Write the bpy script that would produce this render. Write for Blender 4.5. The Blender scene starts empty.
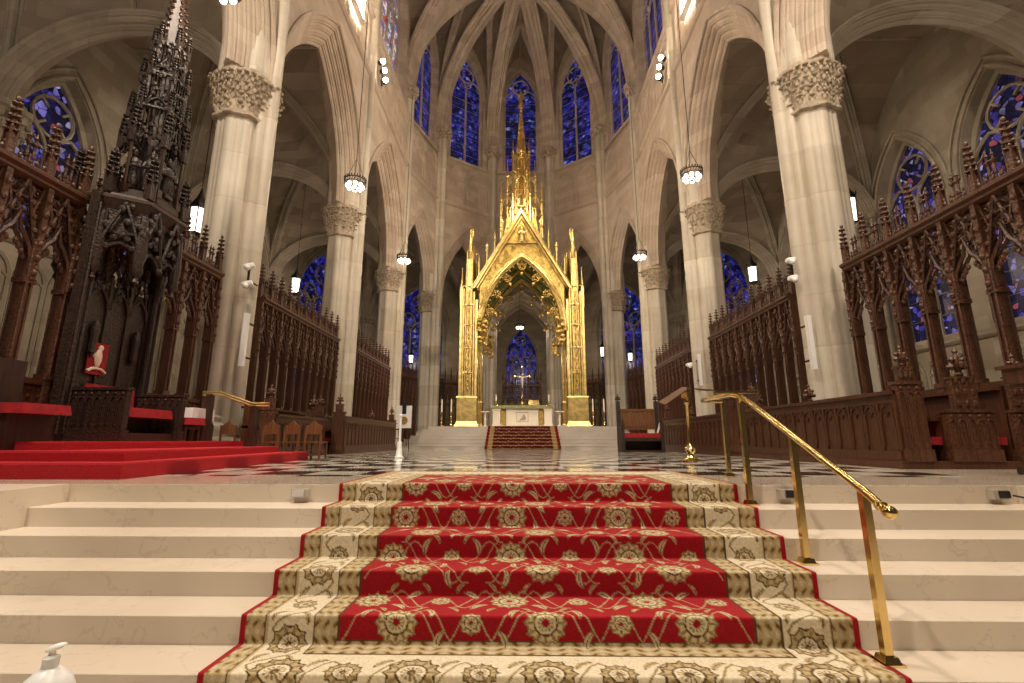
import bpy, math, random
import numpy as np
from mathutils import Vector
random.seed(7)
PI = math.pi
SC = bpy.context.scene
COL = SC.collection
R_ = math.radians

# ------------------------------------------------------------------ mesh builder
class MB:
    def __init__(s): s.v = []; s.f = []
    def add(s, vs, fs):
        b = len(s.v); s.v += [tuple(p) for p in vs]; s.f += [tuple(b+i for i in f) for f in fs]
    def box(s, x0, x1, y0, y1, z0, z1, top=None):
        tx = ty = 0
        if top: tx, ty = top
        vs = [(x0,y0,z0),(x1,y0,z0),(x1,y1,z0),(x0,y1,z0),(x0+tx,y0+ty,z1),(x1-tx,y0+ty,z1),(x1-tx,y1-ty,z1),(x0+tx,y1-ty,z1)]
        s.add(vs, [(0,3,2,1),(4,5,6,7),(0,1,5,4),(1,2,6,5),(2,3,7,6),(3,0,4,7)])
    def quad(s, a, b, c, d): s.add([a,b,c,d], [(0,1,2,3)])
    def grid(s, P):            # P: list of rows of points
        n, m = len(P), len(P[0]); vs = [p for r in P for p in r]
        s.add(vs, [(i*m+j, i*m+j+1, (i+1)*m+j+1, (i+1)*m+j) for i in range(n-1) for j in range(m-1)])
    def loft(s, rings, cap=True):
        n = len(rings); m = len(rings[0]); vs = [p for r in rings for p in r]
        fs = [(i*m+j, i*m+(j+1)%m, (i+1)*m+(j+1)%m, (i+1)*m+j) for i in range(n-1) for j in range(m)]
        if cap: fs += [tuple(range(m-1,-1,-1)), tuple(range((n-1)*m, n*m))]
        s.add(vs, fs)
    def lathe(s, prof, c=(0,0,0), n=16, ph=0, sx=1, sy=1):
        rings = [[(c[0]+sx*max(r,1e-4)*math.cos(ph+2*PI*k/n), c[1]+sy*max(r,1e-4)*math.sin(ph+2*PI*k/n), c[2]+z) for k in range(n)] for r, z in prof]
        s.loft(rings)
    def tube(s, pts, r, n=6, closed=False):
        pts = [Vector(p) for p in pts]; m = len(pts); rings = []
        prev = None
        for i, p in enumerate(pts):
            if closed: t = (pts[(i+1) % m]-pts[i-1])
            else: t = pts[min(i+1, m-1)]-pts[max(i-1, 0)]
            if t.length < 1e-9: t = Vector((0,0,1))
            t.normalize()
            if prev is None:
                a = Vector((0,0,1)) if abs(t.z) < .9 else Vector((1,0,0))
                u = t.cross(a).normalized()
            else:
                u = prev-t*prev.dot(t)
                u = u.normalized() if u.length > 1e-6 else t.orthogonal().normalized()
            prev = u; w = t.cross(u)
            rr = r[i] if isinstance(r, (list, tuple)) else r
            rings.append([p+u*rr*math.cos(2*PI*(k+.5)/n)+w*rr*math.sin(2*PI*(k+.5)/n) for k in range(n)])
        if closed: rings.append(rings[0])
        s.loft(rings, cap=not closed)
    def prism(s, poly, z0, z1, ins=0):      # horizontal polygon
        n = len(poly); cx = sum(p[0] for p in poly)/n; cy = sum(p[1] for p in poly)/n
        s.loft([[(x,y,z0) for x,y in poly], [(x+(cx-x)*ins, y+(cy-y)*ins, z1) for x,y in poly]])
    def blob(s, c, rx, ry=None, rz=None, n=8, m=5, rot=0):
        ry = rx if ry is None else ry; rz = rx if rz is None else rz
        cr, sr = math.cos(rot), math.sin(rot); rings = []
        for i in range(m+1):
            a = PI*i/m; q = max(math.sin(a), .02)
            ring = []
            for k in range(n):
                x = rx*q*math.cos(2*PI*k/n); y = ry*q*math.sin(2*PI*k/n)
                ring.append((c[0]+x*cr-y*sr, c[1]+x*sr+y*cr, c[2]-rz*math.cos(a)))
            rings.append(ring)
        s.loft(rings)
    def polyslab(s, pts, F, t0, t1):        # polygon in frame plane extruded in t
        a = [F(u, t0, z) for u, z in pts]; b = [F(u, t1, z) for u, z in pts]; s.loft([a, b])
    def build(s, name, mat, parent=None, smooth=35, loc=None):
        me = bpy.data.meshes.new(name); me.from_pydata(s.v, [], s.f); me.validate(); me.update()
        import bmesh
        bm = bmesh.new(); bm.from_mesh(me); bmesh.ops.recalc_face_normals(bm, faces=bm.faces); bm.to_mesh(me); bm.free()
        if smooth:
            me.polygons.foreach_set('use_smooth', [True]*len(me.polygons)); me.set_sharp_from_angle(angle=R_(smooth))
        if mat: me.materials.append(mat)
        o = bpy.data.objects.new(name, me); COL.objects.link(o)
        if parent: o.parent = parent
        if loc: o.location = loc
        return o

def tag(o, label, cat, group=None, kind=None):
    if label: o['label'] = label
    if cat: o['category'] = cat
    if group: o['group'] = group
    if kind: o['kind'] = kind
    return o
def empty(name, loc=(0,0,0), rz=0, label=None, cat=None, group=None):
    o = bpy.data.objects.new(name, None); COL.objects.link(o); o.location = loc; o.rotation_euler.z = rz
    o.empty_display_size = .2
    return tag(o, label, cat, group)
def struct(o): o['kind'] = 'structure'; return o
def kids(o): return [c for c in bpy.data.objects if c.parent == o]
def dup(o, parent=None, loc=None, rz=None, label=None, group=None, scale=None):
    c = o.copy(); COL.objects.link(c)
    if parent is not None: c.parent = parent
    for ch in kids(o): dup(ch, c)
    if loc is not None: c.location = loc
    if rz is not None: c.rotation_euler.z = rz
    if scale is not None: c.scale = scale
    if label: c['label'] = label
    if group: c['group'] = group
    return c
def frame(O, ang):       # u along ang, t to its left normal
    U = (math.cos(ang), math.sin(ang)); N = (-math.sin(ang), math.cos(ang))
    return lambda u, t, z: (O[0]+u*U[0]+t*N[0], O[1]+u*U[1]+t*N[1], (O[2] if len(O) > 2 else 0)+z)

# ------------------------------------------------------------------ materials
def newmat(name):
    m = bpy.data.materials.new(name); m.use_nodes = True; nt = m.node_tree
    return m, nt, nt.nodes['Principled BSDF']
class NT:
    def __init__(s, nt): s.nt = nt
    def n(s, t, **k):
        x = s.nt.nodes.new(t)
        for a, b in k.items(): setattr(x, a, b)
        return x
    def l(s, a, b): s.nt.links.new(a, b)
    def math(s, op, a, b=None, clamp=False):
        x = s.n('ShaderNodeMath', operation=op, use_clamp=clamp)
        for i, q in enumerate((a, b)):
            if q is None: continue
            if isinstance(q, (int, float)): x.inputs[i].default_value = q
            else: s.l(q, x.inputs[i])
        return x.outputs[0]
    def noise(s, scale, detail=4, vec=None, rough=.55, out='Fac'):
        x = s.n('ShaderNodeTexNoise'); x.inputs['Scale'].default_value = scale; x.inputs['Detail'].default_value = detail; x.inputs['Roughness'].default_value = rough
        if vec is not None: s.l(vec, x.inputs['Vector'])
        return x.outputs[out]
    def ramp(s, fac, stops, interp='LINEAR'):
        x = s.n('ShaderNodeValToRGB'); r = x.color_ramp; r.interpolation = interp
        while len(r.elements) < len(stops): r.elements.new(.5)
        for e, (p, c) in zip(r.elements, stops): e.position = p; e.color = (*c, 1)
        s.l(fac, x.inputs[0]); return x.outputs[0]
    def mix(s, fac, a, b, mode='MIX'):
        x = s.n('ShaderNodeMix', data_type='RGBA', blend_type=mode)
        for i, q in ((0, fac), (6, a), (7, b)):
            if isinstance(q, (int, float)): x.inputs[i].default_value = q
            elif isinstance(q, tuple): x.inputs[i].default_value = (*q, 1)
            else: s.l(q, x.inputs[i])
        return x.outputs[2]
    def bump(s, h, strength, dist, bsdf):
        x = s.n('ShaderNodeBump'); x.inputs['Strength'].default_value = strength; x.inputs['Distance'].default_value = dist
        s.l(h, x.inputs['Height']); s.l(x.outputs[0], bsdf.inputs['Normal'])
    def pos(s): return s.n('ShaderNodeNewGeometry').outputs['Position']
    def obj(s): return s.n('ShaderNodeTexCoord').outputs['Object']

def stone(name, ca, cb, cc, H=.42, L=.95, joint=.5, rough=.75):
    m, nt, b = newmat(name); g = NT(nt); p = g.pos()
    sx = g.n('ShaderNodeSeparateXYZ'); g.l(p, sx.inputs[0])
    z = g.math('DIVIDE', sx.outputs[2], H); c = g.math('FLOOR', z)
    u = g.math('ADD', g.math('DIVIDE', g.math('ADD', sx.outputs[0], g.math('MULTIPLY', sx.outputs[1], 1.0)), L), g.math('MULTIPLY', c, .53))
    cu = g.math('FLOOR', u)
    cb_ = g.n('ShaderNodeCombineXYZ'); g.l(c, cb_.inputs[0]); g.l(cu, cb_.inputs[1])
    wn = g.n('ShaderNodeTexWhiteNoise', noise_dimensions='3D'); g.l(cb_.outputs[0], wn.inputs[0])
    col = g.ramp(wn.outputs[0], [(0, ca), (.6, cb), (1, cc)])
    fz = g.math('FRACT', z); fu = g.math('FRACT', u)
    j = g.math('MAXIMUM', g.math('LESS_THAN', fz, .035), g.math('LESS_THAN', fu, .016))
    col = g.mix(g.math('MULTIPLY', j, joint*.5), col, tuple(x*.62 for x in ca))
    n = g.noise(1.3, 6, p); col = g.mix(.35, col, g.ramp(n, [(.3, (.55,.55,.55)), (.7, (1.1,1.1,1.1))]), 'MULTIPLY')
    g.l(col, b.inputs['Base Color']); b.inputs['Roughness'].default_value = rough
    g.bump(g.noise(14, 4, p), .15, .02, b)
    return m
def simple(name, col, rough=.5, metal=0, var=.25, scale=6, bump=0, bscale=30, spec=None, coat=0, sheen=0):
    m, nt, b = newmat(name); g = NT(nt); v = g.obj()
    lo = tuple(x*(1-var) for x in col); hi = tuple(min(1, x*(1+var)) for x in col)
    g.l(g.ramp(g.noise(scale, 4, v), [(.3, lo), (.7, hi)]), b.inputs['Base Color'])
    b.inputs['Roughness'].default_value = rough; b.inputs['Metallic'].default_value = metal
    if coat: b.inputs['Coat Weight'].default_value = coat; b.inputs['Coat Roughness'].default_value = .15
    if sheen: b.inputs['Sheen Weight'].default_value = sheen
    if bump: g.bump(g.noise(bscale, 3, v), bump, .01, b)
    return m
def emis(name, col, st):
    m, nt, b = newmat(name); b.inputs['Base Color'].default_value = (*col, 1)
    b.inputs['Emission Color'].default_value = (*col, 1); b.inputs['Emission Strength'].default_value = st; return m
def wood(name, col, rough=.38, carve=0.0):
    m, nt, b = newmat(name); g = NT(nt); v = g.obj()
    mp = g.n('ShaderNodeMapping'); mp.inputs['Scale'].default_value = (9, 9, 1.2); g.l(v, mp.inputs[0])
    n = g.noise(3, 6, mp.outputs[0])
    g.l(g.ramp(n, [(.25, tuple(x*.5 for x in col)), (.75, tuple(x*1.5 for x in col))]), b.inputs['Base Color'])
    b.inputs['Roughness'].default_value = rough
    if carve:
        vo = g.n('ShaderNodeTexVoronoi'); vo.inputs['Scale'].default_value = 24; g.l(v, vo.inputs['Vector'])
        g.bump(vo.outputs['Distance'], carve*.5, .015, b)
    else: g.bump(n, .25, .01, b)
    return m
def glass(name, cols, st, scale=7):
    m, nt, b = newmat(name); g = NT(nt); p = g.obj()
    vo = g.n('ShaderNodeTexVoronoi'); vo.inputs['Scale'].default_value = scale; g.l(p, vo.inputs['Vector'])
    ve = g.n('ShaderNodeTexVoronoi', feature='DISTANCE_TO_EDGE'); ve.inputs['Scale'].default_value = scale; g.l(p, ve.inputs['Vector'])
    sc = g.n('ShaderNodeSeparateColor'); g.l(vo.outputs['Color'], sc.inputs[0])
    col = g.ramp(sc.outputs[0], cols, 'CONSTANT')
    k = g.math('GREATER_THAN', ve.outputs['Distance'], .05)
    big = g.ramp(g.noise(1.1, 3, p), [(.35, (.15,.15,.15)), (.7, (1,1,1))])
    col = g.mix(1.0, col, big, 'MULTIPLY')
    col = g.mix(k, (.002,.002,.004), col)
    b.inputs['Base Color'].default_value = (.01,.01,.02,1); b.inputs['Roughness'].default_value = .25
    g.l(col, b.inputs['Emission Color']); b.inputs['Emission Strength'].default_value = st
    return m
def marble(name, base, vein, rough=.22, slab=None):
    m, nt, b = newmat(name); g = NT(nt); p = g.pos()
    nz = g.noise(1.1, 6, p, out='Color')
    vs = g.n('ShaderNodeVectorMath', operation='MULTIPLY_ADD'); g.l(nz, vs.inputs[0]); vs.inputs[1].default_value = (1.6,1.6,1.6); g.l(p, vs.inputs[2])
    n = g.noise(1.6, 3, vs.outputs[0])
    a = g.math('ABSOLUTE', g.math('SUBTRACT', n, .5))
    col = g.ramp(a, [(0, vein), (.012, base), (.4, tuple(x*.93 for x in base))])
    col = g.mix(.4, base, col)
    cl = g.ramp(g.noise(.6, 3, p), [(.35, (.82,.8,.76)), (.65, (1.05,1.05,1.05))])
    col = g.mix(.8, col, cl, 'MULTIPLY')
    g.l(col, b.inputs['Base Color']); b.inputs['Roughness'].default_value = rough
    return m
def floor_mat():
    m, nt, b = newmat('checker_marble'); g = NT(nt); p = g.pos()
    sx = g.n('ShaderNodeSeparateXYZ'); g.l(p, sx.inputs[0])
    T = .62
    ck = g.n('ShaderNodeTexChecker'); ck.inputs['Scale'].default_value = 1/T; g.l(p, ck.inputs['Vector'])
    mp = g.n('ShaderNodeMapping'); mp.inputs['Location'].default_value = (.1,.1,.31); g.l(p, mp.inputs[0]); g.l(mp.outputs[0], ck.inputs['Vector'])
    n = g.noise(2.5, 5, p)
    wh = g.ramp(n, [(.3, (.5,.46,.38)), (.7, (.72,.68,.6))]); bl = g.ramp(n, [(.3, (.008,.008,.008)), (.8, (.03,.028,.025))])
    col = g.mix(ck.outputs[1], bl, wh)
    ax = g.math('ABSOLUTE', sx.outputs[0])
    # pale border bands: the threshold band and the strips along the stalls
    band = g.math('MAXIMUM', g.math('LESS_THAN', sx.outputs[1], 5.25), g.math('GREATER_THAN', ax, 4.75))
    b2 = g.math('MULTIPLY', g.math('GREATER_THAN', ax, 3.55), g.math('LESS_THAN', ax, 3.75))
    pale = g.ramp(n, [(.3, (.45,.38,.3)), (.7, (.6,.52,.42))])
    col = g.mix(g.math('MAXIMUM', band, b2), col, pale)
    g.l(col, b.inputs['Base Color']); b.inputs['Roughness'].default_value = .10; b.inputs['Specular IOR Level'].default_value = .22
    return m
def vcol(name, rough=.95):
    m, nt, b = newmat(name); g = NT(nt)
    a = g.n('ShaderNodeAttribute', attribute_name='Col'); 
    n = g.noise(60, 3, g.obj()); col = g.mix(.5, a.outputs['Color'], g.ramp(n, [(.3, (.6,.6,.6)), (.7, (1.15,1.15,1.15))]), 'MULTIPLY')
    g.l(col, b.inputs['Base Color']); b.inputs['Roughness'].default_value = rough; b.inputs['Specular IOR Level'].default_value = .15; b.inputs['Sheen Weight'].default_value = .35; b.inputs['Sheen Roughness'].default_value = .4; b.inputs['Sheen Tint'].default_value = (1,.75,.6,1)
    g.bump(g.noise(220, 2, g.obj()), .3, .004, b)
    return m

M = {}
M['stone'] = stone('limestone_blocks', (.44,.345,.26), (.50,.40,.31), (.56,.46,.365))
M['web'] = stone('vault_web_stone', (.27,.21,.15), (.35,.28,.205), (.225,.165,.115), H=.34, L=.8, joint=.7)  # mottled web stone, base also darkened for the shade of the aisles
M['aisle'] = stone('shaded_aisle_stone', (.30,.245,.18), (.35,.295,.22), (.40,.34,.26))  # limestone copy with the dimness of the aisles put into its colour
M['pier'] = stone('pier_marble', (.50,.43,.33), (.58,.51,.41), (.66,.59,.48), H=1.25, L=2.7, joint=.3, rough=.5)
M['carve'] = simple('carved_stone', (.42,.34,.25), .8, var=.35, scale=9, bump=.6, bscale=25)
M['step'] = marble('step_marble', (.76,.665,.555), (.50,.42,.35), .3)
M['altar_step'] = marble('grey_marble', (.50,.45,.40), (.28,.25,.22), .3)
M['white_marble'] = marble('white_marble', (.85,.78,.66), (.6,.55,.47), .35)
M['floor'] = floor_mat()
M['wood'] = wood('dark_oak', (.040,.017,.009), .42)
M['woodr'] = wood('reddish_oak', (.085,.031,.014), .40)
M['carved'] = wood('carved_oak', (.026,.013,.008), .5, 1.0)
M['carvedr'] = wood('carved_reddish_oak', (.095,.038,.019), .45, 1.0)
M['lwood'] = wood('lighter_oak', (.15,.066,.026), .38)
M['frontal'] = simple('green_gold_brocade', (.24,.27,.10), .6, var=.5, scale=14)
M['goldp'] = simple('shaded_gap_gilt', (.22,.14,.04), .6, .6, .3, 8, .5)  # darkened gilt, paints the shade between the canopy pier shafts
M['gold'] = simple('gilded_bronze', (.66,.49,.19), .36, 1, .3, 5, .8, 20)
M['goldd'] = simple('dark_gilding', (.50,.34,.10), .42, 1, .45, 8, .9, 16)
M['brass'] = simple('polished_brass', (.82,.60,.25), .16, 1, .1, 4)
M['iron'] = simple('dark_iron', (.03,.026,.022), .5, .8)
M['red'] = simple('red_carpet', (.40,.004,.010), .95, var=.2, scale=40, bump=.4, bscale=150)
M['velvet'] = simple('red_velvet', (.30,.005,.011), .85, var=.3, scale=12)
M['green'] = simple('green_mosaic_lining', (.02,.085,.045), .5, var=.4, scale=9, bump=.3)
M['cloth'] = simple('white_linen', (.72,.68,.68), .9, var=.06)
M['plastic'] = simple('white_plastic', (.90,.89,.87), .3, var=.03)
M['black'] = simple('black_plastic', (.012,.012,.012), .45)
M['ivory'] = simple('ivory_wax', (.85,.78,.62), .5, var=.04)
M['runner'] = vcol('woven_carpet')
M['altar_runner'] = simple('dark_red_runner', (.16,.008,.010), .95, var=.5, scale=20)
M['figure'] = simple('pale_embroidery', (.75,.62,.5), .8, var=.15)
M['bluepale'] = simple('label_blue', (.1,.2,.5), .5)
M['lamp'] = emis('lit_lamp_glass', (1,.92,.80), 2.6)
M['flood'] = emis('lit_flood_and_glow', (1,.85,.66), 40)
B = (.012,.02,.30)
M['gblue'] = glass('blue_stained_glass', [(0,(.008,.012,.16)),(.25,(.03,.03,.5)),(.45,(.09,.05,.6)),(.6,(.004,.006,.06)),(.75,(.05,.12,.5)),(.88,(.15,.12,.7)),(.95,(.35,.4,.8))], .55, 4.2)
M['gside'] = glass('violet_stained_glass', [(0,(.01,.01,.05)),(.3,(.12,.08,.6)),(.42,(.02,.02,.12)),(.6,(.3,.25,.8)),(.72,(.01,.01,.05)),(.85,(.55,.5,.9)),(.93,(.6,.12,.15))], .6, 5.0)
M['gwarm'] = glass('bright_stained_glass', [(0,(.2,.25,.8)),(.2,(1,.9,.75)),(.4,(.8,.12,.06)),(.55,(.95,.95,1)),(.75,(.15,.2,.7)),(.88,(1,.7,.3))], .9, 4.5)
# ------------------------------------------------------------------ setting out
W, S0, Y1, Y2, Y3 = 7.5, 7.2, 11.0, 18.2, 25.4
APC = (0.0, Y3)
ZC, ZS = 8.62, 9.85           # pier capital bottom, arcade springing
SPR, CROWN = 21.9, 30.5
STR = 16.5
def vtx(i, r): a = i*PI/5; return (r*math.cos(a), APC[1]+r*math.sin(a))
def arch_pts(a, h, s=0, n=14):
    if h >= a*1.0:
        R = (a*a+h*h)/(2*a); cx = R-a; Rp = R-s; fm = math.acos(min(1, cx/Rp))
        right = [(-cx+Rp*math.cos(fm*i/n), Rp*math.sin(fm*i/n)) for i in range(n+1)]
    else:
        right = [((a-s)*math.cos(PI/2*i/n), (h-s)*math.sin(PI/2*i/n)) for i in range(n+1)]
    return [(-x, z) for x, z in right]+[(x, z) for x, z in right[-2::-1]]
def S(s, rho=1.21):
    s = min(abs(s), 1.0); R = (1+rho*rho)/2; return math.sqrt(max(0, R*R-(s+R-1)**2))/rho
def mould(T, D, k=3):        # stepped rolls: (inset, t) from +T face to -T face
    half = []
    for i in range(k):
        s0 = D*i/k; t0 = T*(1-i/(k+.6)); ds = D/k; dt = T/(k+.6)
        for q in range(5):
            a = PI*.9*q/4-PI*.45
            half.append((s0+ds*.12+ds*.22*(1+math.sin(a)) if q else s0, t0-dt*.1-dt*.30*q/4+0.0))
        half.append((s0+ds*.62, t0-dt*.62)); half.append((s0+ds*.95, t0-dt*.66))
    last = T*(1-k/(k+.6)); half += [(D, last*.95), (D+.06, last*.6), (D+.09, 0)]
    return half+[(s, -t) for s, t in half[-2::-1]]
def moulded(mb, F, a, h, z0, prof, n=14):
    rows = []
    for s, t in prof:
        rows.append([F(u, t, z0+z) for u, z in arch_pts(a, h, s, n)])
    mb.grid(rows)
    for sg in (-1, 1): mb.add([F(sg*(a-s), t, z0) for s, t in prof], [tuple(range(len(prof)))])
def face(mb, F, u0, u1, zb, zt, a, h, zs, t, sill=None, n=14):
    mb.quad(F(u0,t,zb), F(-a,t,zb), F(-a,t,zt), F(u0,t,zt)); mb.quad(F(a,t,zb), F(u1,t,zb), F(u1,t,zt), F(a,t,zt))
    P = arch_pts(a, h, 0, n)
    mb.grid([[F(u,t,zs+z) for u, z in P], [F(u,t,zt) for u, z in P]])
    if sill is not None and sill > zb: mb.quad(F(-a,t,zb), F(a,t,zb), F(a,t,sill), F(-a,t,sill))
def reveal(mb, F, a, h, zs, sill, t0, t1, n=14):
    P = [(-a, sill)]+[(u, zs+z) for u, z in arch_pts(a, h, 0, n)]+[(a, sill)]
    P2 = [(u*.93, z-(.12 if z > zs else 0)+(.12 if z == sill else 0)) for u, z in P]
    mb.grid([[F(u,t0,z) for u, z in P], [F(u,t1,z) for u, z in P2]])
    mb.quad(F(-a,t0,sill), F(a,t0,sill), F(a*.93,t1,sill+.12), F(-a*.93,t1,sill+.12))
wn = [0]
def window(F, a, h, zs, sill, t, n, gmat, smat, r=.075, rose=True):
    wn[0] += 1; w = empty('window_%d' % wn[0]); w['kind'] = 'structure'
    g = MB(); P = [(-a, sill)]+[(u, zs+z) for u, z in arch_pts(a, h, 0)]+[(a, sill)]
    g.add([F(u,t,z) for u, z in P]+[F(u,t+.03,z) for u, z in P], [tuple(range(len(P))), tuple(range(2*len(P)-1, len(P)-1, -1))])
    g.build('glass', gmat, w, 0)
    m = MB(); tt = t-.06
    m.tube([F(u,tt,z) for u, z in P], r*1.6, 6)
    lw = 2*a/n; zl = zs-(.15 if n > 2 else -.1)*a; lh = lw*.5*1.45
    for i in range(n+1):
        u = -a+i*lw
        if 0 < i < n: m.tube([F(u,tt,sill), F(u,tt,zl+lh*.3)], r, 6)
    for i in range(n):
        c = -a+(i+.5)*lw; q = lw/2
        m.tube([F(c+u,tt,zl+z) for u, z in arch_pts(q, lh, 0, 6)], r*.8, 5)
        for s_ in (-1, 1): m.tube([F(c+s_*q*(.85-.5*k/3), tt, zl+lh*.25+lh*.1*k-.12*q*math.sin(k)) for k in range(4)], r*.5, 4)
    # saddle bars
    k = sill+.7
    while k < zl: m.tube([F(-a,t-.02,k), F(a,t-.02,k)],     .009, 4); k += .75
    def ring(cu, cz, rr, foils=4):
        m.tube([F(cu+rr*math.cos(2*PI*k/14), tt, cz+rr*math.sin(2*PI*k/14)) for k in range(14)], r*.8, 5, True)
        for f in range(foils):
            A = 2*PI*(f+.5)/foils
            m.tube([F(cu+rr*math.cos(A), tt, cz+rr*math.sin(A)), F(cu+rr*.5*math.cos(A), tt, cz+rr*.5*math.sin(A))], r*.7, 4)
    if n == 2: ring(0, zl+lh+lw*.30, lw*.48, 4)
    else:
        ring(0, zs+h*.60, a*.30, 6)
        for s_ in (-1, 1): ring(s_*a*.42, zs+h*.22, a*.25, 4)
    m.build('tracery', smat, w, 50)
    return w

def outline(shafts, core, n=96):
    pts = []
    for k in range(n):
        th = 2*PI*k/n; dx, dy = math.cos(th), math.sin(th); best = core
        for cx, cy, r in shafts:
            b = cx*dx+cy*dy; c = cx*cx+cy*cy-r*r; D = b*b-c
            if D > 0: best = max(best, b+math.sqrt(D))
        pts.append((best*dx, best*dy))
    return pts
BIG = [(0.41*math.cos(k*PI/4), .41*math.sin(k*PI/4), .185) for k in range(8)]+[(.5*math.cos(PI/8+k*PI/4), .5*math.sin(PI/8+k*PI/4), .06) for k in range(8)]
PO = outline(BIG, .45)
def ring_at(po, z, s=1, c=(0,0)): return [(c[0]+x*s, c[1]+y*s, z) for x, y in po]
def circ(po, s):  # blend to round
    return po
def make_capital_mb(R=.66, z0=ZC, z1=ZS, lobes=8, seed=1):
    m = MB(); rnd = random.Random(seed); H = z1-z0
    po = PO
    k = R/.60
    m.loft([ring_at(po, z0-.10, k*1.0), ring_at(po, z0-.07, k*1.10), ring_at(po, z0-.01, k*1.10), ring_at(po, z0, k*1.0), ring_at(po, z0+H*.5, k*1.05), ring_at(po, z1-.20, k*1.25)])
    m.loft([ring_at(po, z1-.22, k*1.28), ring_at(po, z1-.16, k*1.28), ring_at(po, z1-.07, k*1.28), ring_at(po, z1-.05, k*1.22), ring_at(po, z1, k*1.22)])
    for tier, (zz, rr, nn, s) in enumerate(((.14, .96, 16, .085), (.34, 1.0, 24, .085), (.55, 1.07, 24, .085), (.76, 1.16, 32, .08))):
        for i in range(nn):
            a = 2*PI*(i+.5*(tier % 2))/nn; r0 = k*.60*rr*(1+.05*math.cos(8*a)); j = rnd.uniform(-.04, .04)
            c = (r0*math.cos(a), r0*math.sin(a), z0+H*zz+j)
            m.blob(c, s*.5, s*.8, s*1.35, 6, 4, a)
            m.blob((c[0]*1.12, c[1]*1.12, c[2]+s*1.1), s*.75, s*.95, s*.38, 6, 4, a)
            for sg in (-1, 1):
                b_ = a+sg*.075; m.blob((r0*1.07*math.cos(b_), r0*1.07*math.sin(b_), c[2]+s*.3), s*.32, s*.36, s*.6, 5, 3, b_)
    return m
pier_sh = MB(); pier_sh.loft([ring_at(PO, .95), ring_at(PO, ZC-.05)]); pier_sh.loft([ring_at(PO, ZS-.1, 1.24), ring_at(PO, ZS+1.2, 1.24), ring_at(PO, ZS+2.2, 1.05)])
bs = MB(); OCT = [(math.cos(PI/8+k*PI/4), math.sin(PI/8+k*PI/4)) for k in range(8)]
bs.loft([[(x*.98, y*.98, 0) for x, y in OCT], [(x*.98, y*.98, .38) for x, y in OCT], [(x*.92, y*.92, .44) for x, y in OCT], [(x*.84, y*.84, .46) for x, y in OCT], [(x*.84,y*.84,.62) for x, y in OCT]])
for z0, s0, s1 in ((.60, 1.34, 1.30), (.66, 1.27, 1.16), (.78, 1.16, 1.20), (.84, 1.20, 1.02)):
    bs.loft([ring_at(PO, z0, s0), ring_at(PO, z0+.05, s0+.02), ring_at(PO, z0+.12, s1)])
VS = outline([(-.08, 0, .14), (.06, .15, .09), (.06, -.15, .09)], .05, 36)
vsb = MB(); vsb.loft([ring_at(VS, .5, 1.0), ring_at(VS, 21.2, 1.0)])
vcb = MB()
vcb.loft([ring_at(VS, 21.05, 1.1), ring_at(VS, 21.12, 1.2), ring_at(VS, 21.2, 1.05), ring_at(VS, 21.7, 1.7), ring_at(VS, 21.78, 1.95), ring_at(VS, 21.9, 1.95)])
for tier in range(2):
    for i in range(10):
        a = 2*PI*(i+.5*tier)/10; rr = .27+.09*tier; vcb.blob((rr*math.cos(a), rr*math.sin(a), 21.33+.24*tier), .09, .09, .12, 6, 4)
proto = {}
def pier(x, y, ang, label, first=[True]):
    # ang: direction (rad) from pier towards the nave, where the vault shaft stands
    if first[0]:
        first[0] = False
        p = empty('stone_pier', (x, y, 0), 0, label, 'pillar', 'clustered stone piers')
        pier_sh.build('shaft', M['pier'], p, 40); bs.build('base', M['pier'], p, 40)
        make_capital_mb().build('capital', M['carve'], p, 40)
        v = vsb.build('vault_shaft', M['pier'], p, 40); vcb.build('vault_capital', M['carve'], v, 40)
        v.location = (-.64, 0, 0); v.scale = (1.15, 1.15, 1)
        p.rotation_euler.z = ang+PI; proto['pier'] = p
        return p
    return dup(proto['pier'], loc=(x, y, 0), rz=ang+PI, label=label)
LBL = {
 (-1,0): 'massive clustered pale stone pier on the left, just behind the white-clothed side table',
 (1,0): 'massive clustered pale stone pier on the right, rising behind the dark panelled stall front',
 (-1,1): 'clustered stone pier on the left, behind the small wooden chairs and second oak screen',
 (1,1): 'clustered stone pier on the right, straight behind the bookstand with a wooden desk top',
 (-1,2): 'third stone pier from the front on the left, beyond the narrow dark screen',
 (1,2): 'third stone pier from the front on the right, behind the red-cushioned settle',
 }
for i, y in enumerate((Y1, Y2, Y3)):
    for s in (-1, 1): pier(s*W, y, 0 if s < 0 else PI, LBL[(s, i)])
AL = ['', 'stone apse pier at right of the gilded canopy, beside two tall candlesticks', 'slim-looking apse pier seen through the canopy, right of the altar cross',
      'slim-looking apse pier seen through the canopy, left of the altar cross', 'stone apse pier at left of the gilded canopy, behind the framed round gold picture']
for i in (1, 2, 3, 4):
    p = vtx(i, W); q = pier(p[0], p[1], i*PI/5+PI, AL[i])
    for c_ in kids(q):
        if c_.name.startswith('vault_shaft'): c_.location = (-.72, 0, 0); c_.scale = (1.5, 1.5, 1)

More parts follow.
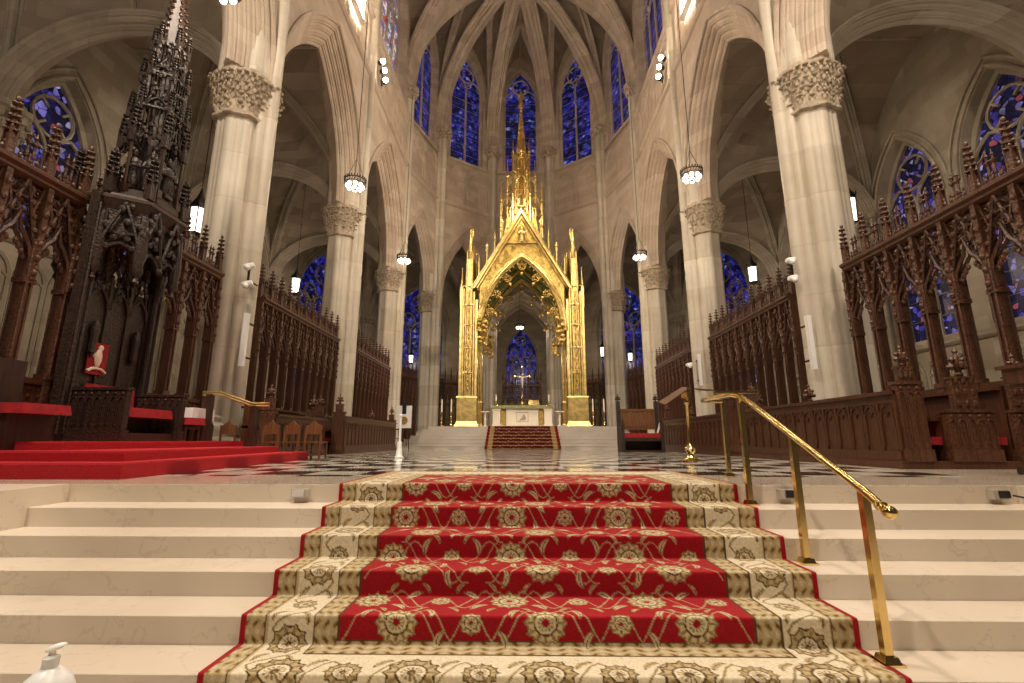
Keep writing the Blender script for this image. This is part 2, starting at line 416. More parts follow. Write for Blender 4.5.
# ------------------------------------------------------------------ arcade and clerestory walls
prof = mould(.66, .70, 4); prof2 = mould(.5, .50, 3)
def string(mb, F, u0, u1, z, t, d=.14, h=.22):
    rows = []
    for dt, dz in ((0,-h*.5), (-d*.5,-h*.4), (-d,-h*.05), (-d, h*.25), (-d*.4, h*.4), (0, h*.5)):
        rows.append([F(u0,t+dt,z+dz), F(u1,t+dt,z+dz)])
    mb.grid(rows)
def blind(mb, F, u0, u1, n, z0, z1, t):
    w = (u1-u0)/n
    for i in range(n):
        c = u0+(i+.5)*w
        mb.tube([F(c-w*.42,t,z0)]+[F(c+u,t,z1-w*.75+z) for u, z in arch_pts(w*.42, w*.6, 0, 6)]+[F(c+w*.42,t,z0)], .08, 6)
        for sg in (-1, 1):
            q = w*.42/2; mb.tube([F(c+sg*q+u,t,z1-w*.95+z) for u, z in arch_pts(q, q*1.3, 0, 5)], .05, 5)
        mb.tube([F(c,t,z0), F(c,t,z1-w*.95)], .03, 4)
def bay(mb, F, L, a, h, T, pr, wa, wh, wzs, sill, gm, nl, nb):
    u = L/2
    # arcade zone
    for t in (T, -T): face(mb, F, -u, u, ZS-.02, STR+3.2, a, h, ZS, t)
    moulded(mb, F, a, h, ZS, pr)
    for sg in (-1, 1):
        mb.quad(F(sg*a,-T,ZS-.02), F(sg*u,-T,ZS-.02), F(sg*u,T,ZS-.02), F(sg*a,T,ZS-.02))
    # hood mould
    mb.tube([F(x*1.0,-T-.03,ZS+z) for x, z in arch_pts(a+.08, h+.10)], .07, 6)
    string(mb, F, -u, u, STR, -T); 
    blind(mb, F, -u+.5, u-.5, nb, STR+.3, sill-.45, -T+.01)
    string(mb, F, -u, u, sill-.25, -T, .12, .16)
    # clerestory
    face(mb, F, -u, u, STR+3.2, 31, wa, wh, wzs, -T*.8, sill)
    mb.quad(F(-u,-T,STR+3.2), F(u,-T,STR+3.2), F(u,-T*.8,STR+3.25), F(-u,-T*.8,STR+3.25))
    reveal(mb, F, wa, wh, wzs, sill, -T*.8, .1)
    mb.tube([F(x,-T*.8-.02,wzs+z) for x, z in arch_pts(wa+.1, wh+.12)], .06, 6)
    if gm: window(F, wa*.95, wh*.97, wzs, sill+.1, 0, nl, gm, M['stone'])
# left: inner face towards +x  -> t axis points away from nave
for s, nm in ((-1, 'wall_left'), (1, 'wall_right')):
    mb = MB()
    for i, yc in enumerate((Y1-3.6, Y1+3.6, Y2+3.6)):
        F = frame((s*W, yc), PI/2 if s < 0 else -PI/2)
        bay(mb, F, 7.2, 3.4, 5.6, .66, prof, 2.35, 3.8, 24.6, 19.75, M['gwarm'] if (s < 0) else M['gblue'], 4, 5)
    struct(mb.build(nm, M['stone'], smooth=30))
mb = MB(); CH = 2*W*math.sin(PI/10)
for i in range(5):
    a, b = vtx(i, W), vtx(i+1, W); c = ((a[0]+b[0])/2, (a[1]+b[1])/2)
    ang = math.atan2(a[1]-b[1], a[0]-b[0])   # u from b to a ; normal left
    F = frame(c, ang+PI)                     # t must point outward
    q = F(0, 1, 0)
    if math.hypot(q[0], q[1]-APC[1]) < math.hypot(c[0], c[1]-APC[1]): F = frame(c, ang)
    bay(mb, F, CH, 1.98, 4.9, .5, prof2, 1.36, 2.9, 26.4, 20.3, M['gblue'], 2, 2)
struct(mb.build('wall_apse', M['stone'], smooth=30))

# ------------------------------------------------------------------ high vault
def rib(mb, pts, r, nrm=None, d=.0):
    mb.tube(pts, r, 8)
def triple(mb, pts, r):
    pts = [Vector(p) for p in pts]; n = len(pts); sides = []
    d = (pts[-1]-pts[0]); d.z = 0; d.normalize(); w = Vector((-d.y, d.x, 0))
    mb.tube([p-Vector((0,0,r*.9)) for p in pts], r*.75, 7)
    for sg in (-1, 1):
        mb.tube([p+w*sg*r*.85-Vector((0,0,r*.2)) for p in pts], r*.55, 6)
        mb.tube([p+w*sg*r*1.55+Vector((0,0,r*.25)) for p in pts], r*.55, 6)
VW = 7.12; VH = CROWN-SPR
vm = MB(); rb = MB(); bossm = MB()
def boss(c, r=.35):
    bossm.blob(c, r, r, r*.5, 10, 5)
    for k in range(8): bossm.blob((c[0]+r*.95*math.cos(k*PI/4), c[1]+r*.95*math.sin(k*PI/4), c[2]), r*.33, r*.33, r*.3, 6, 4)
for yc in (Y1-3.6, Y1+3.6, Y2+3.6):
    N = 24
    vm.grid([[(VW*x, yc+3.6*y, SPR+VH*max(S(x), S(y))) for x in [-1+2*i/N for i in range(N+1)]] for y in [-1+2*j/N for j in range(N+1)]])
    for sg in (-1, 1):
        triple(rb, [(VW*x*.99, yc+sg*3.6*x, SPR+VH*S(x)) for x in [-1+2*i/32 for i in range(33)]], .27)
    boss((0, yc, CROWN-.1))
    rb.tube([(0, yc-3.6, CROWN), (0, yc+3.6, CROWN)], .12, 6); rb.tube([(-VW, yc, CROWN), (VW, yc, CROWN)], .12, 6)
for y in (Y1, Y2, Y3):
    triple(rb, [(VW*x, y, SPR+VH*S(x)) for x in [-1+2*i/32 for i in range(33)]], .36)
for i in range(5):
    a, b = vtx(i, VW), vtx(i+1, VW); N = 16
    mid = ((a[0]+b[0])/2, (a[1]+b[1])/2); hv = ((b[0]-a[0])/2, (b[1]-a[1])/2)
    vm.grid([[((mid[0]+hv[0]*sg)*r, APC[1]+(mid[1]-APC[1]+hv[1]*sg)*r, SPR+VH*S(sg*r)) for sg in [-1+2*k/N for k in range(N+1)]] for r in [j/N for j in range(N+1)]])
    # ridge rib with its boss, and tiercerons
    rb.tube([APC+(CROWN,), (mid[0], mid[1], CROWN)], .10, 6)
    kx, ky = mid[0]*.55, APC[1]+(mid[1]-APC[1])*.55
    boss((kx, ky, CROWN-.08), .30)
    for P in (a, b):
        pts = []
        for k in range(17):
            f = k/16; x = P[0]+(kx-P[0])*f; y = P[1]+(ky-P[1])*f
            # height of the web at this point
            rel = (x, y-APC[1]); ml = math.hypot(mid[0], mid[1]-APC[1]); e = (mid[0]/ml, (mid[1]-APC[1])/ml)
            r = (rel[0]*e[0]+rel[1]*e[1])/ml; hl = math.hypot(*hv); sg = (rel[0]*hv[0]+rel[1]*hv[1])/hl/hl
            pts.append((x, y, SPR+VH*S(sg)))
        triple(rb, pts, .17)
for i in range(6):
    p = vtx(i, VW)
    if i in (0, 5): continue
    triple(rb, [(p[0]*r, APC[1]+(p[1]-APC[1])*r, SPR+VH*S(r)) for r in [1-k/20 for k in range(21)]], .27)
boss((0, APC[1], CROWN-.15), .5)
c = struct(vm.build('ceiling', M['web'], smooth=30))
rb.build('vault_ribs', M['stone'], c, 50); bossm.build('vault_bosses', M['carve'], c, 50)

# ------------------------------------------------------------------ aisles and ambulatory
AW = 14.4; AZ = 9.3; AH = 5.3
av = MB(); ar = MB(); ab = MB(); bossm = ab
def E_(x): return math.sqrt(max(0, 1-min(1, abs(x))**2.3))
def aisle_z(x, y):   # x across aisle -1..1, y along bay -1..1
    k = S(y); lowrise = 2.55+(AH-2.55)*k
    return AZ+max(AH*S(y), lowrise*E_(x))
for s in (-1, 1):
    for yc in (Y1-3.6, Y1+3.6, Y2+3.6):
        N = 22; xc = s*(W+AW)/2; hw = (AW-W)/2
        av.grid([[(xc+hw*x, yc+3.6*y, aisle_z(x, y)) for x in [-1+2*i/N for i in range(N+1)]] for y in [-1+2*j/N for j in range(N+1)]])
        for sg in (-1, 1):
            triple(ar, [(xc+hw*x, yc+sg*3.6*x, aisle_z(x, x)-.02) for x in [-1+2*i/28 for i in range(29)]], .13)
        boss((xc, yc, AZ+AH-.1), .32)
        ar.tube([(xc, yc-3.6*q, aisle_z(0, q)) for q in [-1+k/8 for k in range(17)]], .07, 6)
        ar.tube([(xc+hw*q, yc, aisle_z(q, 0)) for q in [-1+k/8 for k in range(17)]], .07, 6)
    for y in (Y1, Y2, Y3):
        F = frame((s*(W+AW)/2, y), 0); 
        moulded(ar, F, 3.45, 2.75, AZ-.05, mould(.45, .36, 3), 20)
for i in range(5):
    a0, b0, a1, b1 = vtx(i, W), vtx(i+1, W), vtx(i, AW), vtx(i+1, AW); N = 16
    def Q(r, sg):
        f = (r+1)/2; g_ = (sg+1)/2
        x = (a0[0]*(1-g_)+b0[0]*g_)*(1-f)+(a1[0]*(1-g_)+b1[0]*g_)*f
        y = (a0[1]*(1-g_)+b0[1]*g_)*(1-f)+(a1[1]*(1-g_)+b1[1]*g_)*f
        return (x, y, AZ+AH*max(S(r), S(sg)))
    L = [-1+2*k/N for k in range(N+1)]
    av.grid([[Q(r, sg) for sg in L] for r in L])
    for sg in (-1, 1): triple(ar, [Q(q, sg*q) for q in L], .13)
    triple(ar, [Q(q, -1) for q in L], .2)
    c = Q(0, 0); boss((c[0], c[1], c[2]-.1), .32)
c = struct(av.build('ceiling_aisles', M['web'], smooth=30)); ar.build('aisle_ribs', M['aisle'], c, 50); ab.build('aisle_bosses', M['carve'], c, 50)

def outer(mb, F, L, a, h, zs, sill, zt, gm, nl, doors=False):
    u = L/2
    face(mb, F, -u, u, 0, zt, a, h, zs, -.3, sill); reveal(mb, F, a, h, zs, sill, -.3, .25)
    mb.tube([F(x,-.33,zs+z) for x, z in arch_pts(a+.1, h+.12)], .07, 6)
    mb.tube([F(x,-.33,zs+z) for x, z in arch_pts(a+.35, h+.40)], .06, 6)
    string(mb, F, -u, u, sill-.3, -.3)
    string(mb, F, -u, u, .5, -.3, .1, .2)
    n = max(2, int(L/1.2)); blind(mb, F, -u+.3, u-.3, n, .8, sill-.55, -.3)
    window(F, a*.95, h*.97, zs, sill+.1, .15, nl, gm, M['aisle'])
RS = outline([(.30*math.cos(k*PI/5), .30*math.sin(k*PI/5), .13) for k in range(10)], .32, 60)
def respond(x, y):
    m = MB(); m.loft([ring_at(RS, .3, 1.25, (x, y)), ring_at(RS, .5, 1.2, (x, y)), ring_at(RS, .6, 1.0, (x, y)), ring_at(RS, AZ-1.0, 1.0, (x, y)), ring_at(RS, AZ-.9, 1.12, (x,y)), ring_at(RS, AZ-.2, 1.3, (x,y)), ring_at(RS, AZ-.15, 1.5, (x,y)), ring_at(RS, AZ, 1.5, (x,y))])
    for tier in range(2):
        for i in range(14):
            a = 2*PI*(i+.5*tier)/14; rr = .50+.08*tier; m.blob((x+rr*math.cos(a), y+rr*math.sin(a), AZ-.68+.3*tier), .1, .1, .15, 6, 4)
    return m
for s, nm in ((-1, 'wall_left_aisle'), (1, 'wall_right_aisle')):
    mb = MB()
    for yc in (Y1-3.6, Y1+3.6, Y2+3.6):
        F = frame((s*(AW+.3), yc), PI/2 if s < 0 else -PI/2)
        for dy in (-1.8, 1.8):
            F = frame((s*(AW+.3), yc+dy), PI/2 if s < 0 else -PI/2)
            outer(mb, F, 3.6, 1.42, 2.9, 8.8, 3.9 if s > 0 else 6.2, 15, M['gside'] if yc < Y2 else M['gblue'], 2)
    o = struct(mb.build(nm, M['aisle'], smooth=30))
    mb = MB()
    for y in (Y1, Y2, Y3):
        q = respond(s*(AW-.15), y); mb.add(q.v, q.f)
    mb.build('wall_responds', M['aisle'], o, 40)
mb = MB(); CA = 2*AW*math.sin(PI/10)
for i in range(5):
    a, b = vtx(i, AW+.3), vtx(i+1, AW+.3); c = ((a[0]+b[0])/2, (a[1]+b[1])/2)
    ang = math.atan2(a[1]-b[1], a[0]-b[0]); F = frame(c, ang+PI)
    q = F(0, 1, 0)
    if math.hypot(q[0], q[1]-APC[1]) < math.hypot(c[0], c[1]-APC[1]): F = frame(c, ang)
    if i != 2: outer(mb, F, CA+.2, 2.3, 3.9, 9.0, 3.6, 15, M['gblue'], 3)
    else:
        face(mb, F, -CA/2, CA/2, 0, 15, 3.3, 5.0, 8.6, -.3); moulded(mb, F, 3.3, 5.0, 8.6, mould(.3, .3, 2))
        for sg in (-1, 1): mb.quad(F(sg*3.3,-.3,0), F(sg*3.3,.3,0), F(sg*3.3,.3,8.6), F(sg*3.3,-.3,8.6))
o = struct(mb.build('wall_ambulatory', M['aisle'], smooth=30))
mb = MB()
for i in range(1, 5):
    p = vtx(i, AW-.1); q = respond(*p); mb.add(q.v, q.f)
mb.build('wall_responds', M['aisle'], o, 40)
# lady chapel beyond the centre bay
YL0 = APC[1]+(AW+.3)*math.cos(PI/10); YL1 = 50.0
mb = MB()
for s in (-1, 1):
    mb.quad((s*3.6,YL0,0), (s*3.6,YL1,0), (s*3.6,YL1,14.5), (s*3.6,YL0,14.5))
    for k in range(4):
        y = YL0+.6+k*3.2
        for dx in (0, .18): mb.tube([(s*(3.5-dx), y+dx, 0), (s*(3.5-dx), y+dx, 8.6)], .13, 8)
F = frame((0, YL1), 0)
F2 = frame((0, YL1), 0)
face(mb, F2, -3.6, 3.6, 0, 14.5, 1.85, 3.5, 8.9, -.3, 4.6); reveal(mb, F2, 1.85, 3.5, 8.9, 4.6, -.3, .2)
window(F2, 1.75, 3.4, 8.9, 4.7, .1, 4, M['gblue'], M['aisle'])
o = struct(mb.build('wall_chapel', M['aisle'], smooth=30))
mb = MB(); rr = MB()
for k in range(3):
    y0 = YL0+.6+k*3.2; N = 16
    L = [-1+2*q/N for q in range(N+1)]
    mb.grid([[(3.6*x, y0+1.6+1.6*y, 8.6+5.6*max(S(x, 1.4), S(y, 1.4))) for x in L] for y in L])
    for sg in (-1, 1): triple(rr, [(3.6*x, y0+1.6+sg*1.6*x, 8.6+5.6*S(x, 1.4)) for x in L], .1)
    triple(rr, [(3.6*x, y0, 8.6+5.6*S(x, 1.4)) for x in L], .12)
o = struct(mb.build('ceiling_chapel', M['aisle'], smooth=30)); rr.build('chapel_ribs', M['stone'], o, 50)

# ------------------------------------------------------------------ floor, steps
YN, TR, RI, NS = 4.28, .34, .15, 7
mb = MB(); mb.box(-24, 24, YN+.02, 52, -.3, 0); struct(mb.build('floor', M['floor'], smooth=0))
mb = MB(); mb.box(-24, 24, -9, YN-NS*TR+.6, -NS*RI-.3, -NS*RI); struct(mb.build('floor_nave', M['step'], smooth=0))
st = empty('marble_staircase', (0, YN, -NS*RI), 0, 'broad flight of pale veined marble steps rising to the chancel floor', 'staircase')
for k in range(NS-1):
    m = MB(); y0 = YN-(k+1)*TR; z1 = -(k+1)*RI
    xl = -7.1+0 if k else -3.95
    e = .018
    X0, X1 = (-5.6+.9*0, 5.6)
    X0, X1 = {0: (-4.1, 4.15), 1: (-4.1, 4.15)}.get(k, (-9, 9))
    m.loft([[(x,y0,z1-RI) for x in (X0, X1)]+[(X1,YN,z1-RI),(X0,YN,z1-RI)], [(X0,y0,z1-e),(X1,y0,z1-e),(X1,YN,z1-e),(X0,YN,z1-e)], [(X0,y0,z1-e+.003),(X1,y0,z1-e+.003),(X1,YN,z1-e+.003),(X0,YN,z1-e+.003)], [(X0,y0,z1-.004),(X1,y0,z1-.004),(X1,YN,z1-.004),(X0,YN,z1-.004)], [(X0,y0+.006,z1),(X1,y0+.006,z1),(X1,YN,z1),(X0,YN,z1)]])
    o = m.build('step', M['step'], st, 20, (0, -YN, NS*RI))
m = MB(); e = .018
m.box(-9, 9, YN, YN+.02, -RI*2, 0); m.build('step', M['step'], st, 20, (0, -YN, NS*RI))
for s in (-1, 1):   # low flank kerbs that close the two upper steps at each side
    m = MB()
    m.box(*((-9, -4.1) if s < 0 else (4.15, 9)), YN-TR*2, YN, -.30, 0)
    o = m.build('kerb', M['step'], st, 20, (0, -YN, NS*RI))
# ------------------------------------------------------------------ carpet runner on the steps
def raster_carpet(Wd, Ld, top, pxm=150):
    nx, ns = int(Wd*pxm), int(Ld*pxm)
    X, Yy = np.meshgrid((np.arange(nx)+.5)/pxm-Wd/2, (np.arange(ns)+.5)/pxm)   # x across, s along from the top end
    cream = np.array([.78,.68,.50]); gold = np.array([.31,.225,.10]); gold2 = np.array([.54,.43,.24]); red = np.array([.36,.008,.016]); dk = np.array([.10,.055,.02])
    C = np.ones((ns, nx, 3))*red
    rnd = random.Random(3)
    fb = Ld-top['field_end']      # length of the lower border
    # distance to carpet edge, in a mitred-border sense
    e = np.minimum(Wd/2-np.abs(X), np.minimum(Yy, Ld-Yy+0*X))
    ed = Wd/2-np.abs(X); qq = top['full']-Yy; es = np.minimum(Yy*.8, np.maximum(qq-.49, .2)); e = np.minimum(ed, es)
    al = np.where(ed < es, Yy, X)
    def put(mask, col): C[mask] = col
    put(e < .56, cream)
    # guards
    g1 = (e > .035) & (e < .145); g2 = (e > .43) & (e < .56)
    for g, ce in ((g1, .09), (g2, .495)):
        put(g, gold2)
        k = np.cos(al*2*PI/.085)*.6+np.cos((e-ce)*2*PI/.055+np.sin(al*2*PI/.17)*1.9)*.6
        put(g & (k > .3), gold*1.25); put(g & (k > .85), dk*1.7); put(g & (k < -.8), cream*.8)
    for q in (.15, .425, .565): put(np.abs(e-q) < .006, dk)
    put(np.abs(e-.158) < .005, gold2)
    put(e < .035, red)
    def flower(cx, cs, r, petals, field, sy=1.0, rot=0):
        m = (np.abs(X-cx) < r*1.3) & (np.abs(Yy-cs) < r*1.3*sy)
        ys, xs = np.nonzero(m)
        if len(ys) == 0: return
        y0, y1, x0, x1 = ys.min(), ys.max()+1, xs.min(), xs.max()+1
        dx = X[y0:y1, x0:x1]-cx; dy = (Yy[y0:y1, x0:x1]-cs)/sy
        rr = np.hypot(dx, dy)/r; th = np.arctan2(dy, dx)+rot
        ol = 1-.16*np.abs(np.sin(th*petals/2)); sub = C[y0:y1, x0:x1]
        base = gold2 if not field else np.array([.70,.56,.32])
        sub[rr < ol] = base
        sub[(rr < ol) & (rr > ol-.09)] = dk if not field else gold
        sub[(rr < ol*.86) & (np.cos(th*petals) > .35) & (rr > .5)] = gold
        sub[(rr < .55) & (rr > .47)] = dk
        sub[(rr < .47)] = cream if not field else np.array([.70,.60,.38])
        sub[(rr < .36) & (np.cos(th*petals) > -.1)] = gold
        sub[rr < .16] = dk if not field else red
    def vine(pts, w, col):
        for (ax_, as_), (bx, bs_) in zip(pts[:-1], pts[1:]):
            x0, x1 = sorted((ax_, bx)); s0, s1 = sorted((as_, bs_))
            i0 = max(0, int((s0-w)*pxm)); i1 = min(ns, int((s1+w)*pxm)+1); j0 = max(0, int((x0-w+Wd/2)*pxm)); j1 = min(nx, int((x1+w+Wd/2)*pxm)+1)
            if i1 <= i0 or j1 <= j0: continue
            px = X[i0:i1, j0:j1]-ax_; ps = Yy[i0:i1, j0:j1]-as_; dx, ds = bx-ax_, bs_-as_; L2 = dx*dx+ds*ds+1e-12
            t = np.clip((px*dx+ps*ds)/L2, 0, 1); d = np.hypot(px-t*dx, ps-t*ds)
            C[i0:i1, j0:j1][d < w/2] = col
    def leaf(cx, cs, L, rot, col):
        r = L
        i0 = max(0, int((cs-r)*pxm)); i1 = min(ns, int((cs+r)*pxm)+1); j0 = max(0, int((cx-r+Wd/2)*pxm)); j1 = min(nx, int((cx+r+Wd/2)*pxm)+1)
        if i1 <= i0 or j1 <= j0: return
        px = X[i0:i1, j0:j1]-cx; ps = Yy[i0:i1, j0:j1]-cs
        u = (px*math.cos(rot)+ps*math.sin(rot))/L; v = (-px*math.sin(rot)+ps*math.cos(rot))/L-.35*u*u
        m = (u*u+(v/.30)**2) < 1; sub = C[i0:i1, j0:j1]; sub[m] = col; sub[m & (np.abs(v) < .05)] = dk; sub[(u*u+(v/.30)**2 < 1) & (u*u+(v/.30)**2 > .72)] = gold
    # border flowers along both long sides
    s = .55
    i = 0
    while s < Ld:
        for sg in (-1, 1):
            if s < top['full']-.95:
                flower(sg*(Wd/2-.29), s, .115 if i % 2 == 0 else .075, 10 if i % 2 == 0 else 8, False, 1.0)
                x0 = sg*(Wd/2-.29)
                vine([(x0+.10*math.sin(q/8*2*PI), s+.33*q/8) for q in range(9)], .012, gold)
                leaf(x0+.09, s+.17, .055, 1.1, gold2); leaf(x0-.09, s+.15, .055, -1.0, gold2)
        s += .33; i += 1
    # field, symmetric about the long axis
    fx = Wd/2-.56; f0, f1 = .72, top['full']-1.05
    s = f0+.16; row = 0; k = .36
    while s < f1:
        off = (row % 2)*.5
        n = 3
        for j in range(-3, 4):
            x = (j+off)*.42
            if abs(x) > fx-.06: continue
            big = (j+row) % 2 == 0
            r = .125 if (x == 0 or big) else .07
            rr_ = min(r, fx-abs(x)-.005)
            if rr_ > .04: 
                flower(x, s, rr_, 12 if big else 8, True, 1.0)
            for sg in (-1, 1):
                pts = [(x+sg*(.06+.30*q/10), s+.12*math.sin(q/10*PI*1.6)*(1 if (row+j) % 2 else -1)) for q in range(11)]
                pts = [p for p in pts if abs(p[0]) < fx-.02]
                if len(pts) > 2: vine(pts, .008, gold2*.85)
                lx = x+sg*.19
                if abs(lx) < fx-.07: leaf(lx, s+.09*(1 if j % 2 else -1), .062, sg*(.7+.5*(row % 3)), np.array([.66,.54,.33]))
                lx = x+sg*.10
                if abs(lx) < fx-.07: leaf(lx, s-.14, .04, -sg*.9, np.array([.58,.45,.25]))
        s += .285; row += 1
    # lower border flowers across the bottom
    s = top['full']-.72
    for j in range(-9, 10):
        x = j*.34
        if abs(x) < Wd/2-.25: 
            flower(x, s, .15 if j % 2 == 0 else .10, 12, False); leaf(x+.17, s+.10, .06, .7, gold2); leaf(x+.17, s-.10, .06, -.7, gold2)
            vine([(x+.34*q/8, s+.11*math.sin(q/8*2*PI)) for q in range(9)], .012, gold)
    return C, nx, ns
def path_steps(y_top, floor_z, yn, tr, ri, n, lift, tail, down=True):
    P = [(y_top, lift), (yn-.0, lift)]
    for k in range(n):
        P[-1] = (P[-1][0]-lift, P[-1][1])
        P.append((yn-k*tr-lift, -(k+1)*ri+lift))
        P.append((yn-(k+1)*tr, -(k+1)*ri+lift))
    P[-1] = (P[-1][0]-tail, P[-1][1])
    return P
def carpet_mesh(name, P, x0, x1, C, nx, ns, pxm, mat, thick):
    # dense strip following the stair profile with its pattern as a colour attribute
    seg = [math.hypot(b[0]-a[0], b[1]-a[1]) for a, b in zip(P[:-1], P[1:])]; tot = sum(seg)
    S_ = np.arange(ns+1)/pxm; S_ = S_[S_ <= tot]; cum = np.concatenate([[0], np.cumsum(seg)])
    Yp = np.interp(S_, cum, [p[0] for p in P]); Zp = np.interp(S_, cum, [p[1] for p in P])
    # rounded nosings: light smoothing of the profile
    for _ in range(2):
        Yp[1:-1] = (Yp[:-2]+2*Yp[1:-1]+Yp[2:])/4; Zp[1:-1] = (Zp[:-2]+2*Zp[1:-1]+Zp[2:])/4
    n = len(S_); xs = np.linspace(x0, x1, nx+1)
    V = np.zeros((n, nx+1, 3)); V[:, :, 0] = xs; V[:, :, 1] = Yp[:, None]; V[:, :, 2] = Zp[:, None]
    idx = np.arange(n*(nx+1)).reshape(n, nx+1)
    Fq = np.stack([idx[:-1, :-1], idx[1:, :-1], idx[1:, 1:], idx[:-1, 1:]], -1).reshape(-1, 4)
    V = V.reshape(-1, 3); nv = len(V); nf = len(Fq)
    # thickness: side skirts
    sk = []; extra = []
    b = nv
    for col in (0, nx):
        for i in range(n):
            extra.append((xs[col], Yp[i]+.0, Zp[i]-thick) if True else None)
    for c_, col in enumerate((0, nx)):
        for i in range(n-1): sk.append((idx[i, col], idx[i+1, col], b+c_*n+i+1, b+c_*n+i))
    V = np.vstack([V, np.array(extra)]); Fq = np.vstack([Fq, np.array(sk)])
    me = bpy.data.meshes.new(name)
    me.vertices.add(len(V)); me.vertices.foreach_set('co', V.ravel())
    me.loops.add(len(Fq)*4); me.loops.foreach_set('vertex_index', Fq.ravel().astype(np.int32))
    me.polygons.add(len(Fq)); me.polygons.foreach_set('loop_start', np.arange(0, len(Fq)*4, 4, dtype=np.int32)); me.polygons.foreach_set('use_smooth', [True]*len(Fq))
    me.update(calc_edges=True)
    ca = me.attributes.new('Col', 'FLOAT_COLOR', 'POINT')
    cc = np.ones((len(V), 4)); ci = np.minimum(np.arange(n), C.shape[0]-1); cj = np.minimum(np.arange(nx+1), C.shape[1]-1)
    cc[:nv, :3] = C[ci][:, cj].reshape(-1, 3); cc[nv:, :3] = (.42,.012,.018)
    ca.data.foreach_set('color', cc.ravel()); me.materials.append(mat)
    o = bpy.data.objects.new(name, me); COL.objects.link(o); return o
PX = 140
P = path_steps(6.0, 0, YN, TR, RI, NS, .012, 1.6)
TOT = sum(math.hypot(b[0]-a[0], b[1]-a[1]) for a, b in zip(P[:-1], P[1:]))
FE = (6.0-YN)+4*(TR+RI)+RI     # where the red field ends
C, nx, ns = raster_carpet(3.46, TOT, dict(full=FE+1.05, field_end=FE), PX)
o = carpet_mesh('carpet_runner', P, -1.69, 1.77, C, nx, ns, PX, M['runner'], .01)
tag(o, 'red and cream floral woven carpet runner flowing down the middle of the marble steps', 'carpet')

# ------------------------------------------------------------------ altar platform with its steps
PB = 20.9; PT = .33; PZ = .15
pl = empty('altar_platform', (0, PB, 0), 0, 'stepped pale grey marble platform that carries the altar and gilded canopy', 'platform')
for k in range(7):
    m = MB(); hw = 5.75-.2*k; y0 = PB+k*PT
    m.box(-hw, hw, y0, 28.4, k*PZ, (k+1)*PZ-.02); m.box(-hw-.02, hw+.02, y0-.02, 28.4, (k+1)*PZ-.022, (k+1)*PZ)
    m.build('step', M['altar_step'], pl, 0, (0, -PB, 0))
# dark red runner on the altar steps
nx, ns = 180, 330; X, Yy = np.meshgrid((np.arange(nx)+.5)/nx-.5, (np.arange(ns)+.5)/75.)
C = np.ones((ns, nx, 3))*np.array([.075,.005,.006]); pat = np.sin(X*90)*np.sin(Yy*2*PI/.16)+.5*np.sin(X*33+Yy*9)
C[pat > .7] = (.20,.09,.05); C[((Yy-.466) % .48) < .028] = (.30,.21,.10)
bd = (np.abs(X) > .40) & (np.abs(X) < .46); C[bd] = (.30,.21,.09); C[np.abs(X) > .46] = (.15,.008,.01)
rev = [(PB-.5, .012), (PB-.034, .012)]
for k in range(7): rev += [(PB+k*PT-.034, (k+1)*PZ+.012), (PB+(k+1)*PT-.034, (k+1)*PZ+.012)]
o = carpet_mesh('altar_step_carpet', rev, -1.66, 1.66, C, nx, ns, 75, M['runner'], .01)
tag(o, 'dark red patterned carpet covering the small flight of steps before the altar', 'carpet')
